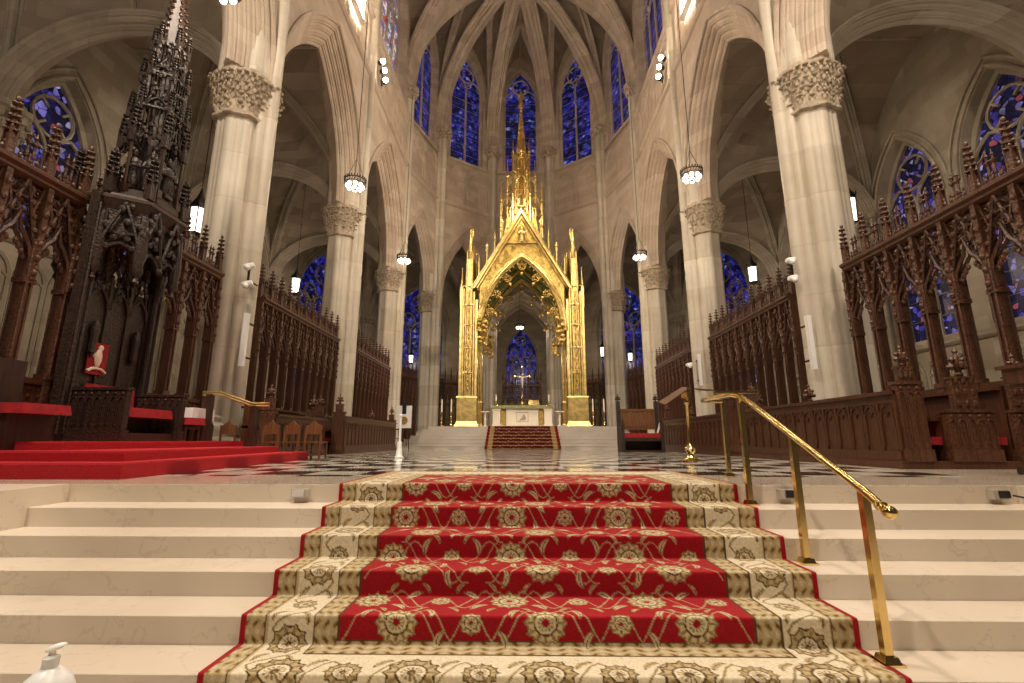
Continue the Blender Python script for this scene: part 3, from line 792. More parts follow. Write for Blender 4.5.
# ------------------------------------------------------------------ oak choir screens
XS, MW, RZ = 7.1, .58, 4.1
def post_mb():
    m = MB(); m.box(-.055,.055,-.07,.07,0,3.35); m.box(-.075,.075,-.09,.09,0,1.25)
    for s in (-1, 1):
        m.tube([(s*.04,-.085,1.25),(s*.04,-.085,3.2)], .017, 5); m.tube([(s*.04,.085,1.25),(s*.04,.085,3.2)], .017, 5)
    m.box(-.085,.085,-.10,.10,1.25,1.33); m.box(-.08,.08,-.10,.10,2.55,2.62)
    m.box(-.04,.04,-.12,.12,2.6,4.0)
    for k in range(6): m.blob((0,-.13,2.7+k*.22), .035, .03, .05, 6, 4)
    return m
def rg2(m, x, z, r=.066, n=8):
    m.tube([(x+r*math.cos(2*PI*(q+.5)/n), .03, z+r*math.sin(2*PI*(q+.5)/n)) for q in range(n)], .018, 4, True)
def head_mb(w=MW, dens=True):
    m = MB(); a = w/2-.03
    for t in (-.05, .05):
        P = [(-a,t,2.72),(-a,t,2.9),(-a*.86,t,3.05),(-a*.5,t,3.2),(-a*.2,t,3.3),(0,t,3.52),(a*.2,t,3.3),(a*.5,t,3.2),(a*.86,t,3.05),(a,t,2.9),(a,t,2.72)]
        m.tube(P, .03, 5)
    for s in (-1, 1):           # hanging cusps and crossing gablets
        for k in range(4):
            f = k/4; m.blob((s*a*(.82-.75*f), 0, 2.93+.24*f), .045, .03, .06, 6, 4)
        m.tube([(s*a*1.1,-.06,3.0),(s*a*.5,-.07,3.55),(0,-.08,4.0)], .022, 5)
        m.tube([(s*a,-.06,4.0),(s*a*.6,-.06,3.6),(s*a*.95,-.06,3.2)], .018, 4)
        for k in range(5): m.blob((s*a*(1.0-.2*k), -.09, 3.12+.19*k), .035, .03, .04, 6, 4)
    def rg(x, z, r, n=10): m.tube([(x+r*math.cos(2*PI*q/n), -.02, z+r*math.sin(2*PI*q/n)) for q in range(n)], .014, 4, True)
    for i in range(4):
        for j in range(4):
            x = -a+(i+.5)*a/2; z = 3.42+j*.15
            if z > 3.3+.0 and abs(x)+(z-3.5)*.05 > .0 and not (abs(x) < .1 and z < 3.55): rg(x, z, .062, 8); m.blob((x,-.02,z), .03, .02, .03, 5, 3)
    for i in range(5):
        for j in range(4): rg2(m, -a+(i+.0)*a/2, 3.48+j*.15)
    m.tube([(0,0,3.5),(0,-.04,4.0)], .02, 5)
    m.tube([(-w/2,-.05,3.74),(w/2,-.05,3.74)], .02, 5)
    # cresting on the rail
    for k in range(5):
        x = -w/2+w*(k+.5)/5; m.blob((x,0,4.29), .035, .025, .06, 6, 4); m.tube([(x,0,4.18),(x,0,4.36)], .012, 4); m.blob((x,0,4.37), .022, .022, .035, 5, 3)
    return m
def panel_mb(w=MW):
    m = MB(); m.box(-w/2, w/2, -.02, .02, .1, 1.25)
    for k in range(4):
        x = -w/2+w*(k+.5)/4; m.tube([(x-.035,-.03,.2),(x-.035,-.03,.85)]+[(x+u,-.03,.85+z) for u, z in arch_pts(.035,.06,0,3)]+[(x+.035,-.03,.2)], .012, 4)
        for j in range(2): m.blob((x,-.03,1.0+.1*j), .035, .012, .035, 6, 4)
    m.box(-w/2, w/2, -.06, .06, 1.17, 1.25); m.box(-w/2, w/2, -.07, .07, 0, .16)
    return m
def tallfin_mb(z0=4.16, H=.95, s=1.0):
    m = MB(); m.box(-.05*s,.05*s,-.05*s,.05*s,z0,z0+.36*H)
    for a in range(4):
        c = (.06*s*math.cos(PI/4+a*PI/2), .06*s*math.sin(PI/4+a*PI/2)); m.tube([(c[0],c[1],z0),(c[0],c[1],z0+.45*H)], .016*s, 4); m.blob((c[0],c[1],z0+.47*H), .02*s, .02*s, .035*s, 5, 3)
    m.lathe([(.055*s,z0+.34*H),(.05*s,z0+.4*H),(.012*s,z0+.93*H),(.0,z0+.93*H)], n=8)
    for k in range(5):
        f = k/5; r = .075*s*(1-f*.55); z = z0+H*(.42+.11*k)
        for a in range(4): m.blob((r*math.cos(a*PI/2), r*math.sin(a*PI/2), z), .032*s, .032*s, .022*s, 6, 4)
        m.lathe([(0,z-.02),(r*.9,z-.005),(r*.9,z+.012),(0,z+.03)], n=8)
    m.blob((0,0,z0+.95*H), .035*s, .035*s, .045*s, 6, 4)
    return m
def twin_mb(z0=4.16, H=.6):
    m = MB()
    for s in (-1, 1):
        x = s*.045; m.tube([(x,0,z0),(x,0,z0+H*.8)], .02, 5)
        for zz in (.3, .62, .82): m.lathe([(0,z0+H*zz-.02),(.038,z0+H*zz),(.0,z0+H*zz+.025)], (x,0,0), 8)
        m.lathe([(.025,z0+H*.8),(.0,z0+H)], (x,0,0), 6)
    m.box(-.09,.09,-.02,.02,z0+H*.66,z0+H*.7)
    return m
SCR = {}
def screen(x, y0, L, ang, label, first=[True], n=None, wm='carvedr'):
    n = n or max(3, round(L/MW)); w = L/n; k = w/MW
    p = empty('choir_screen', (x, y0, 0), ang, label, 'screen', None)
    if not SCR:
        SCR['post'] = post_mb().build('post', M['carvedr'], None, 40).data; SCR['head'] = head_mb().build('tracery_head', M['carvedr'], None, 40).data
        SCR['panel'] = panel_mb().build('base_panel', M['woodr'], None, 30).data; SCR['tall'] = tallfin_mb().build('pinnacle', M['carvedr'], None, 40).data; SCR['twin'] = twin_mb().build('finial', M['carvedr'], None, 40).data
        for o in [o for o in bpy.data.objects if o.data in (SCR['post'], SCR['head'], SCR['panel'], SCR['tall'], SCR['twin'])]: bpy.data.objects.remove(o)
    def put(nm, key, xx, sx=1):
        o = bpy.data.objects.new(nm, SCR[key]); COL.objects.link(o); o.parent = p; o.location = (xx, 0, 0); o.scale = (sx, 1, 1)
    for i in range(n+1): put('post', 'post', i*w); put('pinnacle', 'tall', i*w)
    for i in range(n): put('tracery_head', 'head', (i+.5)*w, k); put('base_panel', 'panel', (i+.5)*w, k); put('finial', 'twin', (i+.5)*w)
    m = MB(); prof_ = [(-.07,3.98),(-.13,4.02),(-.13,4.06),(-.18,4.10),(-.18,4.15),(-.12,4.19),(.12,4.19),(.18,4.15),(.18,4.10),(.13,4.06),(.13,4.02),(.07,3.98)]
    m.loft([[(0,t,z) for t, z in prof_], [(L,t,z) for t, z in prof_]]); m.build('rail', M['woodr'], p, 30)
    return p
screen(XS, 9.9, 6.0, -PI/2, 'tall reddish carved oak screen at far right, above the carved bench ends')
screen(XS, 17.35, 5.35, -PI/2, 'carved oak screen on the right between the nearest and second stone piers', n=10)
screen(XS, 24.5, 5.3, -PI/2, 'carved oak screen on the right beyond the second pier, above the red settle', n=10)
screen(-XS, 3.9, 6.3, PI/2, 'dark carved oak screen at far left behind the throne and its spired canopy')
screen(-XS, 12.0, 5.35, PI/2, 'carved oak screen on the left between nearest and second piers, behind small chairs', n=10)
screen(-XS, 19.2, 5.3, PI/2, 'carved oak screen on the left beyond the second pier, above the panelled bench', n=10)
sl = ['oak screen between piers at far right of the gilded canopy, behind the settle', 'oak screen behind two candlesticks, just right of the gilded canopy', 'oak screen seen straight behind the altar and its cross', 'oak screen just left of the gilded canopy, behind two tall white candles', 'oak screen beside the framed round gold picture, left of the apse pier']
for i in range(5):
    b, a = vtx(i, W+.25), vtx(i+1, W+.25); L = math.hypot(a[0]-b[0], a[1]-b[1]); d = ((b[0]-a[0])/L, (b[1]-a[1])/L)
    screen(a[0]+d[0]*1.05, a[1]+d[1]*1.05, L-2.1, math.atan2(d[1], d[0]), sl[i], n=6)

# ------------------------------------------------------------------ choir stalls
def poppy_mb(z=0, s=1.0):
    m = MB(); m.lathe([(.04*s,z),(.055*s,z+.03*s),(.03*s,z+.07*s),(.05*s,z+.10*s)], n=8)
    m.blob((0,0,z+.19*s), .06*s, .05*s, .11*s, 8, 5)
    for sg in (-1, 1):
        m.blob((sg*.09*s,0,z+.14*s), .06*s, .05*s, .045*s, 7, 4); m.blob((sg*.07*s,0,z+.24*s), .045*s, .045*s, .04*s, 7, 4)
        m.blob((0,sg*.07*s,z+.16*s), .04*s, .05*s, .05*s, 6, 4)
    m.lathe([(.04*s,z+.28*s),(.02*s,z+.33*s),(.035*s,z+.36*s),(0,z+.42*s)], n=7)
    return m
def bench_end_mb(w, h, neck=None):
    m = MB(); m.box(-w/2, w/2, -.05, .05, 0, h); m.box(-w/2-.02, w/2+.02, -.07, .07, 0, .16); m.box(-w/2-.02, w/2+.02, -.065, .065, h-.04, h)
    n = max(2, int(w/.11))
    for i in range(n):
        x = -w/2+w*(i+.5)/n; q = w/n*.36
        m.tube([(x-q,-.055,.22),(x-q,-.055,h-.2)]+[(x+u,-.055,h-.2+z) for u, z in arch_pts(q, q*1.5, 0, 3)]+[(x+q,-.055,.22)], .012, 4); m.blob((x,-.055,h-.09), .028, .014, .028, 6, 4)
    if neck:
        nw, nh = neck; m.box(-nw/2, nw/2, -.045, .045, h, h+nh); m.box(-nw/2-.015, nw/2+.015, -.06, .06, h+nh-.03, h+nh)
        for i in range(3):
            for j in range(3): m.blob((-nw/3+nw/3*i, -.05, h+.08+(nh-.14)*j/2), .035, .015, .045, 6, 4)
    return m
def desk_mb(L, h):     # along local y, face to -x
    m = MB(); m.box(-.04, .04, 0, L, .0, h); m.box(-.07, .05, 0, L, 0, .14); m.box(-.09, .10, 0, L, h-.05, h); m.box(-.055, .0, 0, L, h-.17, h-.13)
    n = int(L/.30)
    for i in range(n):
        y = L*(i+.5)/n; q = L/n*.38
        m.box(-.06, -.03, y-L/n/2-.018, y-L/n/2+.018, .14, h-.14)
        m.tube([(-.05,y-q,.2),(-.05,y-q,h-.34)]+[(-.05,y+u,h-.34+z) for u, z in arch_pts(q, q*1.3, 0, 4)]+[(-.05,y+q,.2)], .014, 4)
        for sg in (-1, 1): m.tube([(-.05,y+sg*q/2+u,h-.36+z) for u, z in arch_pts(q/2, q*.7, 0, 3)], .010, 4)
    return m
def stall(sg, x, y, L, label, h=.97, ends=True, base=.1, mat='woodr', cmat='carvedr', D=1.75, L2=None):
    L2 = L2 or L
    p = empty('choir_stall', (x, y, 0), 0, label, 'choir stall'); MM = M[mat]; CM = M[cmat]
    m = MB(); m.box(*sorted((-.1*sg, D*sg)), -.05, L2+.05, 0, base); m.box(*sorted((-.1*sg, .2*sg)), L2, L+.05, 0, base); m.build('plinth', MM, p, 0)
    d = desk_mb(L, h).build('desk_front', MM, p, 30, (0, 0, base)); d.rotation_euler.z = 0
    if sg < 0: d.scale = (-1, 1, 1)
    e = bench_end_mb(.34, h+.12, (.20, .22)).build('bench_end', CM, p, 30, (sg*.15, 0, base)); poppy_mb(h+.34, .75).build('poppyhead', CM, e, 40)
    if ends:
        e = bench_end_mb(.64, .70, (.32, .46)).build('bench_end', CM, p, 30, (sg*.92, 0, base)); poppy_mb(1.16, 1.0).build('poppyhead', CM, e, 40)
        if D > 1.5: e = bench_end_mb(.34, .70, (.28, .46)).build('bench_end', CM, p, 30, (sg*1.70, 0, base)); poppy_mb(1.16, .8).build('poppyhead', CM, e, 40)
    m = MB()
    for a, b in (((.35, .62), (1.15, 1.5)) if D > 1.5 else ((.35, .62),)): m.box(*sorted((sg*a, sg*b)), .1, L2, base+.22, base+.33)
    m.build('seat_cushion', M['velvet'], p, 20)
    m = MB(); m.box(*sorted((sg*.62, sg*.68)), .1, L2, base, base+.55); m.box(*sorted((sg*.50, sg*.80)), .1, L2, base+.55, base+.6); m.box(*sorted((sg*(D-.2), sg*(D-.07))), .1, L2, base, base+.98); m.box(*sorted((sg*(D-.3),sg*D)), .1, L2, base+.98, base+1.03)
    m.build('back_row_desk', MM, p, 0)
    e = bench_end_mb(.34, h+.12, (.20, .22)).build('bench_end', CM, p, 30, (sg*.15, L, base)); poppy_mb(h+.34, .75).build('poppyhead', CM, e, 40)
    if L > 3: q = poppy_mb(h, .8).build('poppyhead', CM, p, 40, (0, L*.45, base))
    return p
stall(1, 5.17, 6.7, 4.4, 'long dark panelled choir stall at right with red cushions and three carved bench ends', L2=3.0)
stall(1, 5.17, 12.4, 5.2, 'panelled choir stall farther back on the right, between the bookstand and tall screen', D=1.1)
stall(-1, -5.17, 13.6, 5.6, 'low panelled oak bench front on the left with a lighter carved end post', D=1.1)
stall(-1, -5.45, 10.3, 2.6, 'dark choir stall block on the left behind the small gothic chairs', h=.85, D=.85, ends=False)

# ------------------------------------------------------------------ settle at right (red cushioned)
t = empty('settle', (3.98, 16.2, 0), 0, 'wooden settle with red seat and tall carved end posts, right of the altar steps', 'bench')
m = MB(); m.box(-.62, .62, .42, .50, .75, 1.42); m.box(-.64, .64, .40, .52, 1.38, 1.46); m.box(-.5,.5,.40,.43,.85,1.3); m.build('backrest', M['lwood'], t, 0)
m = MB(); m.box(-.62, .62, -.1, .45, .48, .62, (.02, .02)); m.build('seat', M['velvet'], t, 20)
m = MB(); m.box(-.62,.62,-.12,-.06,.36,.48); m.box(-.62,.62,.36,.42,.05,.48); m.box(-.66,.66,-.14,.5,0,.06); m.build('seat_frame', M['wood'], t, 0)
for sg in (-1, 1):
    m = MB(); m.box(sg*.66-.05, sg*.66+.05, -.14, .52, 0, .82); m.box(sg*.66-.06, sg*.66+.06, .40, .54, 0, 1.72); m.box(sg*.66-.06, sg*.66+.06, -.16, -.04, 0, .95)
    q = poppy_mb(1.70, .7); m.add([(v[0]+sg*.66, v[1]+.47, v[2]) for v in q.v], q.f); q = poppy_mb(.93, .5); m.add([(v[0]+sg*.66, v[1]-.1, v[2]) for v in q.v], q.f)
    m.build('end_post', M['carved'], t, 30)
o = MB(); o.box(-.03,.03,-.01,.01,0,.34); b = o.build('booklet', M['cloth'], None, 0, (4.50, 16.15, .63)); b.rotation_euler = (0, .3, 0); tag(b, 'thin white booklet leaning on the red seat of the settle', 'booklet')

# ------------------------------------------------------------------ throne, its canopy and dais on the left
d = empty('carpeted_dais', (-5.5, 6, 0), 0, 'three-stepped dais covered in bright red carpet in front of the throne', 'dais')
for k, (poly, z0, z1) in enumerate((([(-6.88,4.78),(-4.08,4.78),(-4.42,9.75),(-6.88,9.75)],0,.16), ([(-6.88,5.12),(-4.36,5.12),(-4.86,9.4),(-6.88,9.4)],.16,.27), ([(-6.88,5.5),(-5.42,5.5),(-5.42,9.2),(-6.88,9.2)],.27,.37))):
    m = MB(); m.prism(poly, z0, z1-.02); m.prism([(x, y) for x, y in poly], z1-.02, z1, .004); m.build('step', M['red'], d, 30, (5.5, -6, 0))
TX, TY, TZ = -6.88, 7.45, .37
t = empty('bishop_throne', (TX, TY, TZ), 0, 'dark carved throne with a towering openwork spire canopy on the red dais', 'throne')
HO = [(-.42,-.72),(.18,-.72),(.66,-.42),(.66,.42),(.18,.72),(-.42,.72)]
m = MB()
for z0, z1, s0, s1 in ((3.82,3.90,.93,.97),(3.90,3.98,.97,1.04),(3.98,4.03,1.06,1.06),(4.03,4.10,1.02,.95)):
    m.loft([[(x*s0,y*s0,z0-TZ+.2) for x, y in HO],[(x*s1,y*s1,z1-TZ+.2) for x, y in HO]])
m.build('cornice', M['wood'], t, 20)
# fringe of hanging arches under the cornice
m = MB(); edges = list(zip(HO[:-1], HO[1:]))
for (ax_, ay), (bx, by) in edges:
    L = math.hypot(bx-ax_, by-ay); ang = math.atan2(by-ay, bx-ax_); F = frame(((ax_+bx)/2*.93, (ay+by)/2*.93), ang); n = 2 if L > .75 else 1; w = L/n
    m.add([F(-L/2,0,3.25),F(L/2,0,3.25),F(L/2,0,3.8),F(-L/2,0,3.8),F(-L/2,.04,3.25),F(L/2,.04,3.25),F(L/2,.04,3.8),F(-L/2,.04,3.8)], [(0,1,2,3),(7,6,5,4),(0,4,5,1)])
    for i in range(n):
        c = -L/2+(i+.5)*w
        for zz, dd in ((2.75, -.02), (2.85, .05)):
            m.tube([F(c+u, dd, zz+z) for u, z in arch_pts(w/2*.95, w*.62, 0, 6)], .035, 5)
        for q in range(7):
            f = q/6; m.blob(F(c+w*(f-.5)*.9, -.03, 2.80+.42*math.sin(PI*f)), .055, .055, .06, 6, 4)
        for q in range(6): 
            m.blob(F(c+random.uniform(-w/2, w/2), -.05, random.uniform(3.25, 3.75)), .06, .04, .07, 6, 4)
        for sg in (-1, 1): m.tube([F(c+sg*w*.5,-.04,2.9), F(c+sg*w*.25,-.06,3.4), F(c,-.06,3.78)], .025, 5)
    m.lathe([(0,2.42),(.05,2.48),(.03,2.55),(.09,2.66),(.07,2.78),(.10,2.9),(.06,3.6)], (ax_*.93, ay*.93, 0), 8)
m.build('hanging_tracery', M['carved'], t, 40)
# the spire: tiers of open arcades with statues, pinnacles and crocketed spirelets
CX = .20
def hexa(r): return [(CX+r*math.cos(PI/6+k*PI/3), r*math.sin(PI/6+k*PI/3)) for k in range(6)]
m = MB(); m.prism(hexa(.50), 3.93, 4.05); m.prism(hexa(.44), 4.05, 4.13); m.prism(hexa(.17), 4.1, 5.5)
for x, y in hexa(.45): m.tube([(x,y,4.05),(x,y,5.05)], .025, 6); m.box(x-.05,x+.05,y-.05,y+.05,4.05,4.2)
m.build('spire_base', M['wood'], t, 30)
m = MB()
for x, y in hexa(.45):
    q = tallfin_mb(5.0, .75, .9); m.add([(v[0]+x, v[1]+y, v[2]) for v in q.v], q.f)
for r, z0, z1 in ((.42, 4.95, 5.75), (.34, 5.75, 6.5), (.26, 6.5, 7.2)):
    H6 = hexa(r)
    for (ax_, ay), (bx, by) in zip(H6, H6[1:]+H6[:1]):
        F = frame(((ax_+bx)/2, (ay+by)/2), math.atan2(by-ay, bx-ax_)); L = math.hypot(bx-ax_, by-ay)
        for t_ in (0, .03):
            m.tube([F(u, t_, z0+z) for u, z in arch_pts(L/2*.95, L*.7, 0, 5)], .022, 5)
        m.tube([F(-L/2,0,z0+.1), F(0,0,z0+L*1.3), F(L/2,0,z0+.1)], .022, 5)
        for k in range(7): m.tube([F(-L/2+L*k/6,0,z0+.25), F(-L/2+L*k/6,0,z1)], .012, 4)
        for k in range(8): m.blob(F(random.uniform(-L/2,L/2), -.02, random.uniform(z0+.1, z1)), .035, .035, .05, 6, 4)
        m.tube([F(-L/2,0,z1), F(L/2,0,z1)], .03, 5)
    for x, y in H6:
        m.tube([(x,y,z0),(x,y,z1)], .03, 5); q = tallfin_mb(z1-.1, .55, .7); m.add([(v[0]+x, v[1]+y, v[2]) for v in q.v], q.f)
m.build('spire_tracery', M['carved'], t, 40)
m = MB(); m.prism(hexa(.16), 5.4, 7.2); m.loft([[(CX+(x-CX)*1, y, 6.9) for x, y in hexa(.22)], [(CX+(x-CX), y, 9.3) for x, y in hexa(.02)]])
for k in range(16):
    z = 6.95+k*.145; r = .22*(9.3-z)/2.4+.01
    for x, y in hexa(r+.02): m.blob((x, y, z), .035, .035, .04, 6, 4)
m.build('spirelet', M['wood'], t, 40)
def statue_mb(h=.8):
    m = MB(); k = h/.8
    m.box(-.09*k,.09*k,-.09*k,.09*k,0,.07*k)
    m.lathe([(.10*k,.07*k),(.12*k,.12*k),(.095*k,.3*k),(.085*k,.42*k),(.11*k,.52*k),(.10*k,.59*k),(.04*k,.64*k)], n=12, sy=.75)
    m.blob((0,0,.70*k), .05*k, .055*k, .07*k, 8, 6); m.lathe([(.052*k,.73*k),(.05*k,.77*k),(.0,.86*k)], n=8)
    for s in (-1, 1): m.tube([(s*.10*k,0,.56*k),(s*.13*k,-.03*k,.44*k),(s*.03*k,-.12*k,.42*k)], [.035*k,.032*k,.022*k], 6)
    for j in range(5): m.tube([(-.07*k+.035*k*j,-.088*k,.1*k),(-.05*k+.025*k*j,-.078*k,.38*k)], .010*k, 4)
    return m
for a in (-PI*.5, -PI/6*0, PI*.5, -PI*.25, PI*.25):
    o = statue_mb(.75).build('statue', M['carved'], t, 40, (CX+.34*math.cos(a), .34*math.sin(a), 4.15)); o.rotation_euler.z = a+PI/2
# pinnacles along the cornice
for x, y in HO:
    tallfin_mb(0, .8, 1.1).build('pinnacle', M['carved'], t, 40, (x*.92, y*.92, 3.92))
# posts carrying the canopy, back panel, seat, arms
for y in (-.70, .70):
    m = MB(); m.box(.02,.16,y-.09,y+.09,0,3.9)
    for q in (-.05, .05): m.tube([(.17,y+q,.1),(.17,y+q,3.7)], .02, 5)
    m.build('canopy_post', M['carved'], t, 30)
m = MB(); m.box(.02,.07,-.62,.62,0,2.5)
for k in range(4): m.box(.07,.10,-.6+k*.4-.03,-.6+k*.4+.03,.3,2.6)
for k in range(3):
    c = -.4+.4*k; m.tube([(.09,c+u,2.1+z) for u, z in arch_pts(.17,.3,0,6)], .03, 5); m.tube([(.09,c-.17,2.1),(.09,c,2.9),(.09,c+.17,2.1)], .02, 5)
    for q in range(6): m.blob((.1,c+random.uniform(-.15,.15),random.uniform(2.3,2.8)), .03, .05, .05, 6, 4)
for s in (-1, 1): m.lathe([(.0,1.25),(.06,1.35),(.05,1.6),(.07,1.7),(.03,1.85)], (.12, s*.40, 0), 8)
bk = m.build('throne_back', M['carved'], t, 30)
m = MB(); m.box(.10,.12,-.17,.17,1.02,1.52); m.build('arms_panel', M['velvet'], bk, 0, (0,-.26,0))
m = MB(); m.blob((.13,0,1.28), .02, .07, .15, 8, 5); m.blob((.13,.02,1.44), .02, .05, .05, 8, 5); m.tube([(.13,-.16,1.06),(.13,-.08,1.11),(.13,0,1.12),(.13,.08,1.11),(.13,.16,1.06)], .022, 5); m.blob((.13,-.07,1.32), .015,.04,.05); m.build('embroidered_arms', M['figure'], bk, 30, (0,-.26,0))
m = MB(); m.box(.1,.95,-.50,.50,.0,.12); m.box(.12,.55,-.48,.48,.12,.40); m.build('seat_base', M['wood'], t, 0)
m = MB(); m.box(.12,.92,-.47,.47,.36,.50,(.02,.02)); m.box(.12,.24,-.45,.45,.48,.86,(.02,.02)); m.build('seat_cushion', M['velvet'], t, 20)
for y in (-.58, .58):
    e = bench_end_mb(.95, .78, None); o = e.build('side_panel', M['carved'], t, 30, (.52, y, 0))
# spandrels of the panelled fixed stall at far left
s2 = empty('wall_bench', (-6.54, 5.75, .27), 0, 'bench with a long red cushion at the far left edge, beside the throne', 'bench')
m = MB(); m.box(-.28,.75,-.45,.18,.42,.54,(.02,.02)); m.build('seat_cushion', M['velvet'], s2, 20)
m = MB(); m.box(-.28,.55,-.4,.15,0,.42); m.box(-.32,-.2,-.5,.4,0,1.15); m.build('seat_base', M['wood'], s2, 0)
e = bench_end_mb(.5, .5).build('side_panel', M['carved'], s2, 30, (-.0, .24, 0))
s3 = empty('stool', (-6.22, 8.32, .37), 0, 'low stool with a red cushion between the throne and the clothed table', 'stool')
m = MB(); m.box(-.3,.42,-.22,.22,.28,.40,(.02,.02)); m.build('seat_cushion', M['velvet'], s3, 20)
m = MB(); m.box(-.28,.36,-.2,.2,.2,.28)
m.box(-.34,-.28,-.22,.22,0,.72); m.build('seat_frame', M['wood'], s3, 0)
for x in (-.26, .32):
    for y in (-.17, .17): m = MB(); m.box(x-.03,x+.03,y-.03,y+.03,0,.2); m.build('leg', M['wood'], s3, 0)
# white clothed side table with its bottle
tb = empty('side_table', (-6.40, 8.87, .37), 0, 'small wooden side table at the foot of the nearest left pier', 'table')
m = MB(); m.box(-.29,.29,-.26,.26,.55,.59); m.build('table_top', M['wood'], tb, 0)
for x in (-.24,.24):
    for y in (-.22,.22): m = MB(); m.box(x-.03,x+.03,y-.03,y+.03,0,.55); m.build('leg', M['wood'], tb, 0)
m = MB(); N = 26
rows = []
peri = []
for k in range(4):
    cs = [(-.32,-.29),(.32,-.29),(.32,.29),(-.32,.29)]; a, b = cs[k], cs[(k+1) % 4]
    for q in range(10): peri.append((a[0]+(b[0]-a[0])*q/10, a[1]+(b[1]-a[1])*q/10))
for j, (z, o_) in enumerate(((.873, -.04), (.872, 0), (.855, .008), (.78, .02), (.64, .035))):
    rows.append([(x*(1+o_)+(.012*math.sin(i*1.7)*j/4), y*(1+o_*1.5)+.012*math.cos(i*1.7)*j/4, z-.27-(0.05*math.sin(i*.31+.5) if j == 4 else 0)) for i, (x, y) in enumerate(peri)])
m.loft(rows, cap=False); m.add([rows[0][i] for i in range(len(peri))], [tuple(range(len(peri)))])
o = m.build('tablecloth', M['cloth'], None, 50, (-6.40, 8.87, .37)); tag(o, 'white linen cloth draped over the side table by the left pier', 'tablecloth')
def bottle(name, loc, s, label):
    m = MB(); p = empty(name, loc, 0, label, 'bottle')
    m.lathe([(.036*s,0),(.042*s,.006*s),(.043*s,.09*s),(.041*s,.115*s),(.033*s,.136*s),(.018*s,.150*s),(.010*s,.156*s)], n=24); m.build('body', M['plastic'], p, 40)
    m = MB(); m.lathe([(.0125*s,.152*s),(.0125*s,.170*s),(.008*s,.172*s),(.005*s,.174*s),(.005*s,.182*s)], n=20)
    q = MB(); q.blob((.004*s,0,.184*s), .017*s, .009*s, .006*s, 12, 6); m.add([(v[0], v[1], v[2]+(v[0])*.28) for v in q.v], q.f)
    m.build('pump', M['plastic'], p, 40); return p
bottle('sanitizer_bottle', (-6.50, 8.75, .976), 1.15, 'small white pump bottle standing on the white tablecloth').rotation_euler.z = 1
# ------------------------------------------------------------------ altar
ZP = 1.05
at = empty('altar', (0, 25.3, ZP), 0, 'white marble altar with carved panels beneath the gilded canopy', 'altar')
m = MB(); m.box(-1.62,1.62,-.5,.5,1.02,1.12); m.box(-1.56,1.56,-.46,.46,.97,1.02); m.box(-1.6,1.6,-.5,.5,0,.08); m.build('altar_table', M['white_marble'], at, 0)
m = MB(); m.box(-.85,.85,-.30,.4,.08,.97); m.box(-.78,.78,-.33,-.29,.14,.9); m.build('front_panel', M['white_marble'], at, 0)
m = MB(); m.tube([(-.30,-.34,.3),(.30,-.34,.3),(.30,-.34,.78),(-.30,-.34,.78)], .02, 5, True); m.loft([[(-.2,-.345,.36),(.1,-.345,.36),(.2,-.345,.44),(-.05,-.345,.48)],[(.0,-.36,.5),(.12,-.36,.52),(.1,-.36,.7),(.05,-.36,.66)]]); m.build('carved_relief', M['carve'], at, 20)
for x in (-1.35, 1.35):
    m = MB(); m.box(x-.2,x+.2,-.42,.40,.08,.97); m.box(x-.23,x+.23,-.45,.43,.08,.18); m.box(x-.23,x+.23,-.45,.43,.88,.97); m.build('altar_pier', M['white_marble'], at, 0)
for x in (-1.0, 1.0):
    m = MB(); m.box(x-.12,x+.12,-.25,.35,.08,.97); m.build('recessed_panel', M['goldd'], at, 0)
m = MB(); m.box(-1.60,1.60,-.53,.48,1.12,1.135); m.box(-1.60,1.60,-.535,-.52,1.0,1.135); m.build('altar_frontal', M['frontal'], None, 0, (0,25.3,ZP)); o = bpy.data.objects['altar_frontal']; tag(o, 'narrow green and gold cloth band along the top edge of the altar', 'altar cloth')
c = empty('altar_cross', (0, 25.45, ZP+1.135), 0, 'tall brass crucifix standing at the middle of the altar', 'cross')
m = MB(); m.lathe([(.22,0),(.22,.05),(.10,.12),(.05,.3),(.08,.4),(.04,.5),(.04,.8)], n=12); m.build('foot', M['brass'], c, 40)
m = MB(); m.box(-.035,.035,-.02,.02,.7,2.1); m.box(-.42,.42,-.02,.02,1.55,1.63)
for x, z in ((-.42,1.59),(.42,1.59),(0,2.1)): m.blob((x,0,z), .08, .04, .08, 8, 5)
m.build('cross_arms', M['brass'], c, 40)
m = MB(); m.blob((0,-.05,1.45), .055, .035, .17, 8, 6); m.blob((0,-.06,1.69), .04, .04, .05, 8, 5); m.tube([(0,-.05,1.32),(.01,-.06,1.12),(0,-.05,.98)], [.045,.03,.02], 6); m.tube([(-.36,-.04,1.62),(-.15,-.05,1.57),(0,-.06,1.58),(.15,-.05,1.57),(.36,-.04,1.62)], .02, 6); m.build('corpus', M['figure'], c, 40)
b = MB(); b.box(-.30,.30,-.2,.2,0,.05); b.add([(-.28,-.18,.06),(.28,-.18,.06),(.28,.16,.34),(-.28,.16,.34),(-.28,.2,.05),(.28,.2,.05)], [(0,1,2,3),(0,3,4),(1,5,2),(3,2,5,4),(0,4,5,1)])
o = b.build('missal_stand', M['gold'], None, 0, (.62, 25.35, ZP+1.135)); tag(o, 'small golden bookstand lying on the altar right of the cross', 'bookstand')
